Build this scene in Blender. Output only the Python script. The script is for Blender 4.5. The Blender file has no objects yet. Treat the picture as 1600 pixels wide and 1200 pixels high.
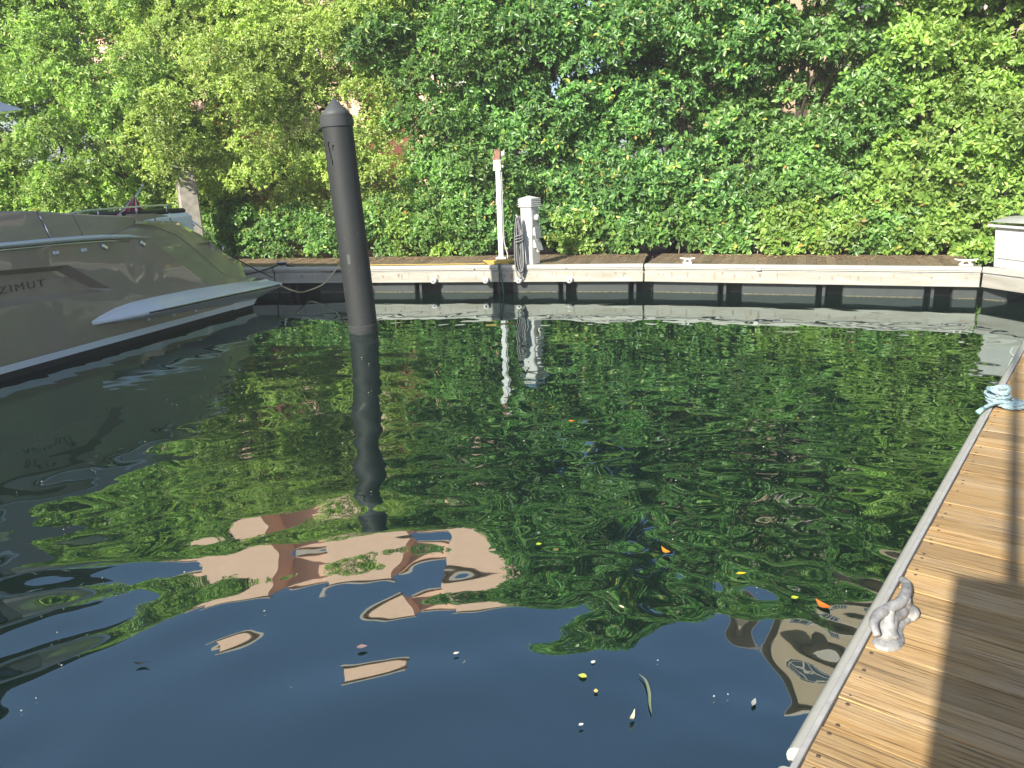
import bpy, math, random
import numpy as np
from mathutils import Vector, Matrix
from mathutils.geometry import tessellate_polygon

S = bpy.context.scene
COL = S.collection
R = math.radians

# ------------------------------------------------------------------ camera, sky, sun, exposure
cd = bpy.data.cameras.new('camera')
cam = bpy.data.objects.new('camera', cd)
COL.objects.link(cam)
cd.sensor_width = 36.0
cd.lens = 36.0 * 1190.0 / 1600.0
cd.clip_start = 0.05
cd.clip_end = 2000
cam.matrix_world = Matrix.Translation((0, 0, 2.1)) @ Matrix.Rotation(R(90 - 15.5), 4, 'X') @ Matrix.Rotation(R(-2.0), 4, 'Z')
S.camera = cam

SUN_EL, SUN_AZ = 29.0, 213.0          # azimuth measured clockwise from +Y
W = bpy.data.worlds.new('World')
S.world = W
W.use_nodes = True
wn = W.node_tree
wn.nodes.clear()
wo = wn.nodes.new('ShaderNodeOutputWorld')
bg = wn.nodes.new('ShaderNodeBackground')
sky = wn.nodes.new('ShaderNodeTexSky')
sky.sky_type = 'NISHITA'
sky.sun_disc = False
sky.sun_elevation = R(SUN_EL)
sky.sun_rotation = R(SUN_AZ)
sky.altitude = 0
sky.air_density = 1.0
sky.dust_density = 1.8
sky.ozone_density = 4.0
bg.inputs['Strength'].default_value = 0.09
wn.links.new(sky.outputs[0], bg.inputs[0])
wn.links.new(bg.outputs[0], wo.inputs[0])

ld = bpy.data.lights.new('sun', 'SUN')
ld.energy = 5.0
ld.angle = R(0.53)
ld.color = (1.0, 0.93, 0.80)
sun = bpy.data.objects.new('sun', ld)
COL.objects.link(sun)
sdir = Vector((math.sin(R(SUN_AZ)) * math.cos(R(SUN_EL)), math.cos(R(SUN_AZ)) * math.cos(R(SUN_EL)), math.sin(R(SUN_EL))))
sun.rotation_euler = sdir.to_track_quat('Z', 'Y').to_euler()
sun.location = (-10, -20, 30)

S.view_settings.view_transform = 'Standard'
S.view_settings.look = 'None'
S.view_settings.gamma = 1
S.view_settings.use_curve_mapping = False
S.view_settings.exposure = 1.12
S.render.engine = 'CYCLES'
S.cycles.max_bounces = 8
S.cycles.transparent_max_bounces = 8
S.cycles.caustics_reflective = False
S.cycles.caustics_refractive = False

rng = random.Random(7)
nrg = np.random.default_rng(11)

# ------------------------------------------------------------------ helpers
def mat(name, col, rough=0.5, metal=0.0, var=0.0, vscale=6.0, bump=0.0, bscale=40.0, col2=None, coat=0.0, spec=None, vstretch=(1, 1, 1), rnd=0.0):
    m = bpy.data.materials.new(name)
    m.use_nodes = True
    nt = m.node_tree
    p = nt.nodes['Principled BSDF']
    p.inputs['Roughness'].default_value = rough
    p.inputs['Metallic'].default_value = metal
    if coat:
        p.inputs['Coat Weight'].default_value = coat
        p.inputs['Coat Roughness'].default_value = 0.03
    if spec is not None:
        p.inputs['Specular IOR Level'].default_value = spec
    c = (*col, 1)
    p.inputs['Base Color'].default_value = c
    if var or bump or col2:
        tc = nt.nodes.new('ShaderNodeTexCoord')
        mp = nt.nodes.new('ShaderNodeMapping')
        mp.inputs['Scale'].default_value = vstretch
        nt.links.new(tc.outputs['Object'], mp.inputs['Vector'])
    if var or col2:
        n = nt.nodes.new('ShaderNodeTexNoise')
        n.inputs['Scale'].default_value = vscale
        n.inputs['Detail'].default_value = 8
        n.inputs['Roughness'].default_value = 0.65
        nt.links.new(mp.outputs[0], n.inputs['Vector'])
        r = nt.nodes.new('ShaderNodeValToRGB')
        r.color_ramp.elements[0].position = 0.32
        r.color_ramp.elements[1].position = 0.68
        c2 = col2 if col2 else tuple(min(1, x * (1 - var)) for x in col)
        r.color_ramp.elements[0].color = (*c2, 1)
        r.color_ramp.elements[1].color = c
        nt.links.new(n.outputs['Fac'], r.inputs['Fac'])
        nt.links.new(r.outputs[0], p.inputs['Base Color'])
    if bump:
        b = nt.nodes.new('ShaderNodeBump')
        b.inputs['Strength'].default_value = bump
        b.inputs['Distance'].default_value = 0.01
        n2 = nt.nodes.new('ShaderNodeTexNoise')
        n2.inputs['Scale'].default_value = bscale
        n2.inputs['Detail'].default_value = 6
        nt.links.new(mp.outputs[0], n2.inputs['Vector'])
        nt.links.new(n2.outputs['Fac'], b.inputs['Height'])
        nt.links.new(b.outputs[0], p.inputs['Normal'])
    return m


class MB:
    """Collects shapes into one mesh."""
    def __init__(s):
        s.v, s.f, s.mi, s.sm = [], [], [], []

    def add(s, vs, fs, mi=0, smooth=False):
        o = len(s.v)
        s.v += [tuple(v) for v in vs]
        s.f += [tuple(i + o for i in f) for f in fs]
        s.mi += [mi] * len(fs)
        s.sm += [smooth] * len(fs)
        return s

    def box(s, c, d, rz=0.0, mi=0, bev=0.0, M=None):
        x, y, z = d[0] / 2, d[1] / 2, d[2] / 2
        if bev:
            b = bev
            vs, fs = [], []
            rings = [(-z, b), (-z + b, 0), (z - b, 0), (z, b)]
            for zz, i in rings:
                xx, yy = x - i, y - i
                q = b if i == 0 else b * 0.5
                for sx, sy, k in ((-1, -1, 0), (1, -1, 1), (1, 1, 2), (-1, 1, 3)):
                    if k in (0, 2):
                        vs += [(sx * xx, sy * (yy - q), zz), (sx * (xx - q), sy * yy, zz)]
                    else:
                        vs += [(sx * (xx - q), sy * yy, zz), (sx * xx, sy * (yy - q), zz)]
            for r in range(3):
                for k in range(8):
                    fs.append((r * 8 + k, r * 8 + (k + 1) % 8, (r + 1) * 8 + (k + 1) % 8, (r + 1) * 8 + k))
            fs.append(tuple(range(7, -1, -1)))
            fs.append(tuple(range(24, 32)))
        else:
            vs = [(i * x, j * y, k * z) for k in (-1, 1) for j in (-1, 1) for i in (-1, 1)]
            fs = [(0, 2, 3, 1), (4, 5, 7, 6), (0, 1, 5, 4), (1, 3, 7, 5), (3, 2, 6, 7), (2, 0, 4, 6)]
        T = Matrix.Translation(c) @ Matrix.Rotation(rz, 4, 'Z')
        if M is not None:
            T = Matrix.Translation(c) @ M
        return s.add([T @ Vector(v) for v in vs], fs, mi)

    def tube(s, pts, r, n=8, mi=0, cap=True, closed=False, flat=1.0):
        pts = [Vector(p) for p in pts]
        N = len(pts)
        rs = r if isinstance(r, (list, tuple)) else [r] * N
        vs, fs = [], []
        prev = None
        for i, p in enumerate(pts):
            if closed:
                t = pts[(i + 1) % N] - pts[i - 1]
            else:
                t = pts[min(i + 1, N - 1)] - pts[max(i - 1, 0)]
            t.normalize()
            if prev is None:
                u = t.cross(Vector((0, 0, 1)))
                if u.length < 0.05:
                    u = t.cross(Vector((0, 1, 0)))
            else:
                u = prev - t * prev.dot(t)
            u.normalize()
            prev = u
            w = t.cross(u)
            for k in range(n):
                a = 2 * math.pi * k / n
                vs.append(p + u * (rs[i] * math.cos(a)) + w * (rs[i] * flat * math.sin(a)))
        M = N if closed else N - 1
        for i in range(M):
            j = (i + 1) % N
            for k in range(n):
                fs.append((i * n + k, i * n + (k + 1) % n, j * n + (k + 1) % n, j * n + k))
        if cap and not closed:
            fs.append(tuple(range(n - 1, -1, -1)))
            fs.append(tuple((N - 1) * n + k for k in range(n)))
        return s.add(vs, fs, mi, True)

    def lathe(s, c, prof, n=24, mi=0, M=None, smooth=True):
        """prof: (radius, z) list"""
        vs, fs = [], []
        T = Matrix.Translation(c) if M is None else Matrix.Translation(c) @ M
        for r, z in prof:
            for k in range(n):
                a = 2 * math.pi * k / n
                vs.append(T @ Vector((r * math.cos(a), r * math.sin(a), z)))
        for i in range(len(prof) - 1):
            for k in range(n):
                fs.append((i * n + k, i * n + (k + 1) % n, (i + 1) * n + (k + 1) % n, (i + 1) * n + k))
        fs.append(tuple(range(n - 1, -1, -1)))
        fs.append(tuple((len(prof) - 1) * n + k for k in range(n)))
        return s.add(vs, fs, mi, smooth)

    def loft(s, rows, mi=0, smooth=True, flip=False):
        n = len(rows[0])
        vs = [p for r in rows for p in r]
        fs = []
        for i in range(len(rows) - 1):
            for k in range(n - 1):
                f = (i * n + k, i * n + k + 1, (i + 1) * n + k + 1, (i + 1) * n + k)
                fs.append(f[::-1] if flip else f)
        return s.add(vs, fs, mi, smooth)

    def prism(s, poly, z0, z1, mi=0):
        n = len(poly)
        vs = [(x, y, z0) for x, y in poly] + [(x, y, z1) for x, y in poly]
        fs = [tuple(range(n - 1, -1, -1)), tuple(range(n, 2 * n))]
        fs += [(i, (i + 1) % n, n + (i + 1) % n, n + i) for i in range(n)]
        return s.add(vs, fs, mi)

    def extrude(s, poly, vec, mi=0):
        """poly: 3-D points of one planar face, vec: extrusion"""
        n = len(poly)
        poly = [Vector(p) for p in poly]
        vec = Vector(vec)
        vs = poly + [p + vec for p in poly]
        fs = [tuple(range(n - 1, -1, -1)), tuple(range(n, 2 * n))]
        fs += [(i, (i + 1) % n, n + (i + 1) % n, n + i) for i in range(n)]
        return s.add(vs, fs, mi)

    def mesh(s, name, mats):
        me = bpy.data.meshes.new(name)
        me.from_pydata(s.v, [], s.f)
        for m in (mats if isinstance(mats, (list, tuple)) else [mats]):
            me.materials.append(m)
        me.polygons.foreach_set('material_index', s.mi)
        me.polygons.foreach_set('use_smooth', s.sm)
        me.update()
        return me

    def build(s, name, mats, parent=None, kind=None):
        return link(name, s.mesh(name, mats), parent, kind)


def link(name, me, parent=None, kind=None):
    o = bpy.data.objects.new(name, me)
    COL.objects.link(o)
    if parent is not None:
        o.parent = parent
    if kind:
        o['kind'] = kind
    return o


def tag(o, label, cat, group=None):
    o['label'] = label
    o['category'] = cat
    if group:
        o['group'] = group
    return o


def thing(name, label, cat, loc=(0, 0, 0), rz=0.0, group=None):
    o = bpy.data.objects.new(name, None)
    o.empty_display_size = 0.2
    COL.objects.link(o)
    o.location = loc
    o.rotation_euler = (0, 0, rz)
    return tag(o, label, cat, group)


def resample(pts, n):
    pts = [Vector(p) for p in pts]
    L = [0]
    for a, b in zip(pts, pts[1:]):
        L.append(L[-1] + (b - a).length)
    out = []
    for i in range(n):
        d = L[-1] * i / (n - 1)
        k = 0
        while k < len(pts) - 2 and L[k + 1] < d:
            k += 1
        t = (d - L[k]) / max(1e-9, L[k + 1] - L[k])
        out.append(pts[k].lerp(pts[k + 1], t))
    return out


def smooth_path(pts, n=8):
    """Catmull-Rom through pts"""
    P = [Vector(p) for p in pts]
    P = [P[0] * 2 - P[1]] + P + [P[-1] * 2 - P[-2]]
    out = []
    for i in range(1, len(P) - 2):
        for k in range(n):
            t = k / n
            a, b, c, d = P[i - 1], P[i], P[i + 1], P[i + 2]
            out.append(0.5 * ((2 * b) + (c - a) * t + (2 * a - 5 * b + 4 * c - d) * t * t + (3 * b - a - 3 * c + d) * t ** 3))
    out.append(P[-2])
    return out


# ------------------------------------------------------------------ materials
M_white = mat('white gelcoat', (0.62, 0.62, 0.60), 0.35, var=0.12, vscale=5, bump=0.03)
M_cream = mat('weathered cream fascia', (0.38, 0.372, 0.335), 0.65, col2=(0.26, 0.245, 0.20), vscale=2.6, bump=0.08, vstretch=(0.6, 0.6, 4))
M_cap = mat('cream vinyl cap', (0.44, 0.433, 0.39), 0.5, var=0.12, vscale=9, bump=0.04)
M_alu = mat('dull aluminium', (0.42, 0.42, 0.41), 0.6, metal=0.0, var=0.25, vscale=14, bump=0.05)
M_galv = mat('galvanised iron', (0.44, 0.44, 0.43), 0.6, metal=0.15, col2=(0.15, 0.15, 0.152), vscale=20, bump=0.3, bscale=60)
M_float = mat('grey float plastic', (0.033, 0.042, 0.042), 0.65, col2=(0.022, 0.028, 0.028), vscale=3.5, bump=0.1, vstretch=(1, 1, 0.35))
M_algae = mat('algae line', (0.03, 0.03, 0.018), 0.8, col2=(0.16, 0.15, 0.10), vscale=30, bump=0.6, bscale=50)
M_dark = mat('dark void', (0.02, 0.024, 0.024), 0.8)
M_frame = mat('dark joists and gap fill', (0.035, 0.028, 0.02), 0.85)
M_pile = mat('black pile sleeve', (0.016, 0.0195, 0.020), 0.68, var=0.3, vscale=4, bump=0.05, bscale=18, vstretch=(1, 1, 0.3))
M_pilecap = mat('grey black pile cap', (0.058, 0.064, 0.067), 0.62, var=0.15, vscale=10)
M_scum = mat('salt band', (0.034, 0.038, 0.039), 0.8, col2=(0.014, 0.016, 0.017), vscale=9, vstretch=(1, 1, 2.5))
M_brown = None
M_chrome = mat('chrome', (0.88, 0.89, 0.90), 0.24, metal=1.0)
M_navy = mat('antifouling', (0.008, 0.010, 0.014), 0.5)
M_yacht_white = mat('yacht white', (0.88, 0.89, 0.90), 0.18, coat=0.8)
M_black = mat('black rubber', (0.012, 0.012, 0.013), 0.5)
M_glass = mat('dark tinted glass', (0.012, 0.013, 0.015), 0.04, coat=1.0)
M_rope_black = mat('black rope', (0.014, 0.014, 0.016), 0.8, bump=0.5, bscale=150)
M_rope_cream = mat('cream rope', (0.55, 0.48, 0.28), 0.8, bump=0.5, bscale=150)
M_rope_yellow = mat('yellow rope', (0.50, 0.36, 0.08), 0.7, var=0.25, vscale=30, bump=0.5, bscale=120)
M_rope_blue = mat('pale blue rope', (0.34, 0.45, 0.48), 0.75, col2=(0.20, 0.32, 0.37), vscale=40, bump=0.5, bscale=170)
M_rope_teal = mat('teal hose', (0.25, 0.45, 0.40), 0.5)
M_rope_green = mat('green wet rope', (0.03, 0.09, 0.08), 0.7, bump=0.4, bscale=120)
M_cord = mat('grey shore cord', (0.20, 0.205, 0.21), 0.55, var=0.3, vscale=12)
M_rust = mat('rusty steel', (0.19, 0.075, 0.05), 0.8, col2=(0.30, 0.16, 0.12), vscale=30, bump=0.2)
M_grey = mat('grey plastic', (0.33, 0.35, 0.35), 0.5, var=0.15, vscale=12)
M_conc = mat('concrete', (0.36, 0.34, 0.29), 0.9, col2=(0.22, 0.20, 0.17), vscale=9, bump=0.3)
M_bark = mat('bark', (0.075, 0.06, 0.045), 0.9, col2=(0.04, 0.032, 0.025), vscale=18, bump=0.5, bscale=30)
M_stem = mat('pale stem', (0.30, 0.25, 0.18), 0.9, var=0.3, vscale=20)
M_soil = mat('soil and leaf litter', (0.10, 0.07, 0.045), 0.95, col2=(0.05, 0.04, 0.03), vscale=6, bump=0.4)
M_pink = mat('pink stucco', (0.78, 0.51, 0.385), 0.9, var=0.10, vscale=1.2, bump=0.06, bscale=60)
M_tan = mat('tan stucco', (0.36, 0.275, 0.19), 0.9, var=0.12, vscale=1.1, bump=0.06, bscale=60)
M_trim = mat('white trim', (0.72, 0.72, 0.70), 0.6)
M_cornice = mat('weathered cornice', (0.42, 0.36, 0.31), 0.8, var=0.2, vscale=4)
M_pane = mat('window glass', (0.03, 0.04, 0.05), 0.05, spec=0.8)
M_roof = mat('clay roof', (0.30, 0.15, 0.09), 0.85, var=0.3, vscale=5)
M_red = mat('flag red', (0.45, 0.03, 0.05), 0.8)
M_flagw = mat('flag white', (0.75, 0.74, 0.72), 0.8)
M_flagb = mat('flag blue', (0.03, 0.04, 0.16), 0.8)
M_screw = mat('screw head', (0.10, 0.075, 0.05), 0.7, metal=0.3)


def wood_mat(name, c_light, c_mid, c_dark, grey, rough=0.75):
    m = bpy.data.materials.new(name)
    m.use_nodes = True
    nt = m.node_tree
    N, L = nt.nodes, nt.links
    p = N['Principled BSDF']
    p.inputs['Roughness'].default_value = rough
    p.inputs['Specular IOR Level'].default_value = 0.25
    tc = N.new('ShaderNodeTexCoord')
    oi = N.new('ShaderNodeObjectInfo')
    off = N.new('ShaderNodeVectorMath'); off.operation = 'SCALE'
    off.inputs[0].default_value = (37.0, 91.0, 13.0)
    L.new(oi.outputs['Random'], off.inputs['Scale'])
    add = N.new('ShaderNodeVectorMath'); add.operation = 'ADD'
    L.new(tc.outputs['Object'], add.inputs[0]); L.new(off.outputs[0], add.inputs[1])
    def noise(scale3, sc, det=6, dist=0.0, rough=0.6):
        mp = N.new('ShaderNodeMapping'); mp.inputs['Scale'].default_value = scale3
        L.new(add.outputs[0], mp.inputs['Vector'])
        n = N.new('ShaderNodeTexNoise'); n.inputs['Scale'].default_value = sc; n.inputs['Detail'].default_value = det
        n.inputs['Distortion'].default_value = dist; n.inputs['Roughness'].default_value = rough
        L.new(mp.outputs[0], n.inputs['Vector'])
        return n.outputs['Fac']
    g1 = noise((1.0, 22, 22), 3.2, 8, 0.8)          # grain streaks, x runs along the plank
    g2 = noise((1.4, 70, 70), 2.2, 4, 0.2)          # fine cracks
    g3 = noise((1.2, 4, 4), 1.5, 4)                 # blotches of wear
    r1 = N.new('ShaderNodeValToRGB')
    e = r1.color_ramp.elements
    e[0].position = 0.28; e[0].color = (*c_dark, 1)
    e[1].position = 0.72; e[1].color = (*c_light, 1)
    k = r1.color_ramp.elements.new(0.48); k.color = (*c_mid, 1)
    L.new(g1, r1.inputs['Fac'])
    mx = N.new('ShaderNodeMix'); mx.data_type = 'RGBA'
    mr = N.new('ShaderNodeMapRange'); mr.inputs[1].default_value = 0.42; mr.inputs[2].default_value = 0.75; mr.inputs[4].default_value = 0.75
    L.new(g3, mr.inputs[0]); L.new(mr.outputs[0], mx.inputs[0])
    L.new(r1.outputs[0], mx.inputs[6]); mx.inputs[7].default_value = (*grey, 1)
    # cracks
    mr2 = N.new('ShaderNodeMapRange'); mr2.inputs[1].default_value = 0.36; mr2.inputs[2].default_value = 0.46; mr2.inputs[3].default_value = 0.45
    L.new(g2, mr2.inputs[0])
    hs = N.new('ShaderNodeHueSaturation')
    mrv = N.new('ShaderNodeMapRange'); mrv.inputs[3].default_value = 0.74; mrv.inputs[4].default_value = 1.14
    L.new(oi.outputs['Random'], mrv.inputs[0]); L.new(mrv.outputs[0], hs.inputs['Value'])
    ml = N.new('ShaderNodeMix'); ml.data_type = 'RGBA'; ml.blend_type = 'MULTIPLY'; ml.inputs[0].default_value = 1.0
    L.new(mx.outputs[2], ml.inputs[6]); L.new(mr2.outputs[0], ml.inputs[7])
    L.new(ml.outputs[2], hs.inputs['Color']); L.new(hs.outputs[0], p.inputs['Base Color'])
    b = N.new('ShaderNodeBump'); b.inputs['Strength'].default_value = 0.5; b.inputs['Distance'].default_value = 0.004
    ad = N.new('ShaderNodeMath'); ad.operation = 'ADD'
    L.new(g1, ad.inputs[0]); L.new(mr2.outputs[0], ad.inputs[1])
    L.new(ad.outputs[0], b.inputs['Height']); L.new(b.outputs[0], p.inputs['Normal'])
    return m

M_plank = wood_mat('honey decking', (0.52, 0.370, 0.185), (0.43, 0.272, 0.117), (0.29, 0.168, 0.066), (0.45, 0.35, 0.225))
M_plank_far = wood_mat('brown weathered decking', (0.245, 0.185, 0.12), (0.21, 0.152, 0.096), (0.16, 0.115, 0.072), (0.24, 0.195, 0.14))

# brown metallic yacht paint with very soft panel waviness
M_brown = bpy.data.materials.new('bronze brown yacht paint')
M_brown.use_nodes = True
_n = M_brown.node_tree
_p = _n.nodes['Principled BSDF']
_p.inputs['Base Color'].default_value = (0.37, 0.30, 0.215, 1)
_p.inputs['Metallic'].default_value = 0.0
_p.inputs['Roughness'].default_value = 0.35
_p.inputs['Coat Weight'].default_value = 1.0
_p.inputs['Coat Roughness'].default_value = 0.02
_tc = _n.nodes.new('ShaderNodeTexCoord')
_no = _n.nodes.new('ShaderNodeTexNoise'); _no.inputs['Scale'].default_value = 1.6; _no.inputs['Detail'].default_value = 1
_bu = _n.nodes.new('ShaderNodeBump'); _bu.inputs['Strength'].default_value = 0.35; _bu.inputs['Distance'].default_value = 0.05
_n.links.new(_tc.outputs['Object'], _no.inputs['Vector'])
_n.links.new(_no.outputs['Fac'], _bu.inputs['Height'])
_n.links.new(_bu.outputs[0], _p.inputs['Normal'])
_n.links.new(_bu.outputs[0], _p.inputs['Coat Normal'])


def leaf_mat(name, cols, rough=0.38, trans=0.36):
    m = bpy.data.materials.new(name)
    m.use_nodes = True
    nt = m.node_tree
    N, L = nt.nodes, nt.links
    p = N['Principled BSDF']
    p.inputs['Roughness'].default_value = rough
    g = N.new('ShaderNodeNewGeometry')
    r = N.new('ShaderNodeValToRGB')
    r.color_ramp.interpolation = 'LINEAR'
    es = r.color_ramp.elements
    while len(es) > 1:
        es.remove(es[-1])
    for i, (pos, c) in enumerate(cols):
        if i == 0:
            es[0].position = pos; es[0].color = (*c, 1)
        else:
            q = es.new(pos); q.color = (*c, 1)
    L.new(g.outputs['Random Per Island'], r.inputs['Fac'])
    tc = N.new('ShaderNodeTexCoord')
    nz = N.new('ShaderNodeTexNoise'); nz.inputs['Scale'].default_value = 1.1; nz.inputs['Detail'].default_value = 3
    L.new(tc.outputs['Object'], nz.inputs['Vector'])
    mr = N.new('ShaderNodeMapRange'); mr.inputs[1].default_value = 0.35; mr.inputs[2].default_value = 0.68; mr.inputs[3].default_value = 0.62; mr.inputs[4].default_value = 1.22
    L.new(nz.outputs['Fac'], mr.inputs[0])
    ag = N.new('ShaderNodeHueSaturation'); ag.inputs['Saturation'].default_value = 0.90
    L.new(mr.outputs[0], ag.inputs['Value']); L.new(r.outputs[0], ag.inputs['Color'])
    r = ag
    L.new(r.outputs[0], p.inputs['Base Color'])
    t = N.new('ShaderNodeBsdfTranslucent')
    hs = N.new('ShaderNodeHueSaturation'); hs.inputs['Value'].default_value = 1.7; hs.inputs['Saturation'].default_value = 1.1
    L.new(r.outputs[0], hs.inputs['Color']); L.new(hs.outputs[0], t.inputs['Color'])
    mx = N.new('ShaderNodeMixShader'); mx.inputs[0].default_value = trans
    L.new(p.outputs[0], mx.inputs[1]); L.new(t.outputs[0], mx.inputs[2])
    L.new(mx.outputs[0], N['Material Output'].inputs['Surface'])
    return m

M_leaf_bright = leaf_mat('bright green leaves', [(0, (0.149, 0.278, 0.037)), (0.5, (0.246, 0.418, 0.053)), (0.96, (0.344, 0.513, 0.073)), (0.992, (0.432, 0.425, 0.066)), (1, (0.448, 0.220, 0.053))])
M_leaf_olive = leaf_mat('yellow green fine leaves', [(0, (0.215, 0.336, 0.052)), (0.5, (0.337, 0.478, 0.068)), (0.97, (0.467, 0.589, 0.097)), (1, (0.448, 0.336, 0.090))])
M_leaf_deep = leaf_mat('deep green glossy leaves', [(0, (0.085, 0.206, 0.044)), (0.5, (0.148, 0.316, 0.055)), (0.97, (0.238, 0.442, 0.069)), (0.995, (0.462, 0.409, 0.058)), (1, (0.494, 0.221, 0.058))], rough=0.33)
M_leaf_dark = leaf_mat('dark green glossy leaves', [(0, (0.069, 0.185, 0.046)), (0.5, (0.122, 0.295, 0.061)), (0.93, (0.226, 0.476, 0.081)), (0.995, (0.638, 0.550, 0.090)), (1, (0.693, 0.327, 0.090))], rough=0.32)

# ------------------------------------------------------------------ water
def build_water():
    def axis(lo, hi, step, far):
        a = list(np.arange(lo, hi + step * 0.5, step))
        s, x, y, = step, lo, hi
        pre, post = [], []
        while x > -far:
            s *= 1.35; x -= s; pre.append(x)
        s = step
        while y < far:
            s *= 1.35; y += s; post.append(y)
        return np.clip(np.array(pre[::-1] + a + post), -far, far)
    xs = axis(-7.5, 6.0, 0.026, 240)
    ys = axis(1.0, 15.2, 0.026, 240)
    X, Y = np.meshgrid(xs, ys)
    g = np.random.default_rng(5)
    Z = np.zeros_like(X)
    # gentle domain warp so that crests bend
    wx = 0.16 * np.sin(1.3 * X + 0.9 * Y + 1.0) + 0.10 * np.sin(-0.8 * X + 2.1 * Y + 2.0)
    wy = 0.16 * np.sin(1.1 * Y - 0.7 * X + 0.4) + 0.10 * np.sin(2.0 * X + 0.6 * Y + 4.0)
    PX, PY = X + wx, Y + wy
    D = np.hypot(X, Y)
    near = 1 / (1 + np.exp((Y - 5.2) / 0.9))            # rougher by the near dock
    mid = 1 / (1 + np.exp((Y - 10.2) / 1.0))
    def waves(n, l0, l1, slope, main, spread):
        out = np.zeros_like(X)
        for i in range(n):
            lam = math.exp(g.uniform(math.log(l0), math.log(l1)))
            k = 2 * math.pi / lam
            a = R(main + g.normal(0, spread))
            out += (slope / k / math.sqrt(n) * 1.414) * np.sin(k * (PX * math.cos(a) + PY * math.sin(a)) + g.uniform(0, 6.28))
        return out
    Z += waves(9, 0.9, 2.2, 0.012, 112, 20) * near
    Z += waves(16, 0.42, 0.85, 0.026, 118, 28) * near
    Z += waves(14, 0.28, 0.6, 0.010, 92, 45) * (0.25 + 0.75 * mid)
    Z += waves(22, 0.14, 0.28, 0.007, 90, 75) * (0.15 + 0.85 * mid) * (1 - 0.8 * near)
    Z += waves(8, 0.7, 1.6, 0.006, 95, 30)
    chop = 1 / (1 + np.exp(-(X - 0.15 * Y + 0.2) / 0.35)) * near
    Z += waves(18, 0.16, 0.36, 0.030, 75, 60) * chop
    Z += waves(16, 0.09, 0.20, 0.0035, 110, 60) * near
    edge = (X > -7.6) & (X < 6.1) & (Y > 0.9) & (Y < 15.3)
    Z *= edge
    ny, nx = X.shape
    co = np.stack([X, Y, Z], -1).reshape(-1, 3).astype(np.float32)
    idx = np.arange(ny * nx).reshape(ny, nx)
    q = np.stack([idx[:-1, :-1], idx[:-1, 1:], idx[1:, 1:], idx[1:, :-1]], -1).reshape(-1, 4)
    me = bpy.data.meshes.new('water')
    me.vertices.add(len(co)); me.vertices.foreach_set('co', co.ravel())
    me.loops.add(q.size); me.loops.foreach_set('vertex_index', q.ravel().astype(np.int32))
    me.polygons.add(len(q))
    me.polygons.foreach_set('loop_start', np.arange(0, q.size, 4, dtype=np.int32))
    me.polygons.foreach_set('use_smooth', np.ones(len(q), dtype=bool))
    me.update()
    m = bpy.data.materials.new('dark harbour water')
    m.use_nodes = True
    nt = m.node_tree; N, L = nt.nodes, nt.links
    N.remove(N['Principled BSDF'])
    d = N.new('ShaderNodeBsdfDiffuse'); d.inputs['Color'].default_value = (0.005, 0.013, 0.011, 1)
    gl = N.new('ShaderNodeBsdfGlossy'); gl.inputs['Roughness'].default_value = 0.012; gl.inputs['Color'].default_value = (0.84, 0.96, 0.95, 1)
    fr = N.new('ShaderNodeFresnel'); fr.inputs['IOR'].default_value = 3.4
    mx = N.new('ShaderNodeMixShader')
    L.new(fr.outputs[0], mx.inputs[0]); L.new(d.outputs[0], mx.inputs[1]); L.new(gl.outputs[0], mx.inputs[2])
    L.new(mx.outputs[0], N['Material Output'].inputs['Surface'])
    me.materials.append(m)
    link('water', me, kind='structure')

build_water()

# ------------------------------------------------------------------ far dock line (water-side top edge)
DK = 0.50
FAR = [Vector(p) for p in ((-10.5, 15.95), (-4.50, 14.70), (-0.16, 13.78), (2.35, 13.22), (7.10, 11.38))]
GUS = Vector((7.46, 10.19))
HX = [-16, -9.5, -4.5, -0.16, 2.35, 7.1, 12, 18]
HY = [18.0, 17.3, 16.20, 15.30, 14.85, 13.05, 11.3, 9.3]
def hedge_y(x):
    return np.interp(x, HX, HY)

# land behind the dock
mb = MB()
mb.prism([(-240, 60), (-16, 19.2), (-9.5, 18.1), (-4.5, 16.9), (-0.16, 15.95), (2.35, 15.5), (7.1, 13.8), (12, 12.1), (18, 10.2), (240, -60), (240, 240), (-240, 240)], -1.0, 0.44)
mb.build('ground', M_soil, kind='structure')

# added haze volume that imitates the lens veil
mb = MB(); mb.box((0, 0, 9.0), (500, 500, 22.4))
M_veil_haze = bpy.data.materials.new('thin haze')
M_veil_haze.use_nodes = True
_h = M_veil_haze.node_tree
_h.nodes.remove(_h.nodes['Principled BSDF'])
_v = _h.nodes.new('ShaderNodeVolumePrincipled')
_v.inputs['Color'].default_value = (0.93, 0.96, 1.0, 1)
_v.inputs['Density'].default_value = 0.0016
_h.links.new(_v.outputs[0], _h.nodes['Material Output'].inputs['Volume'])
mb.build('veil_haze', M_veil_haze, kind='stuff')

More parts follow.
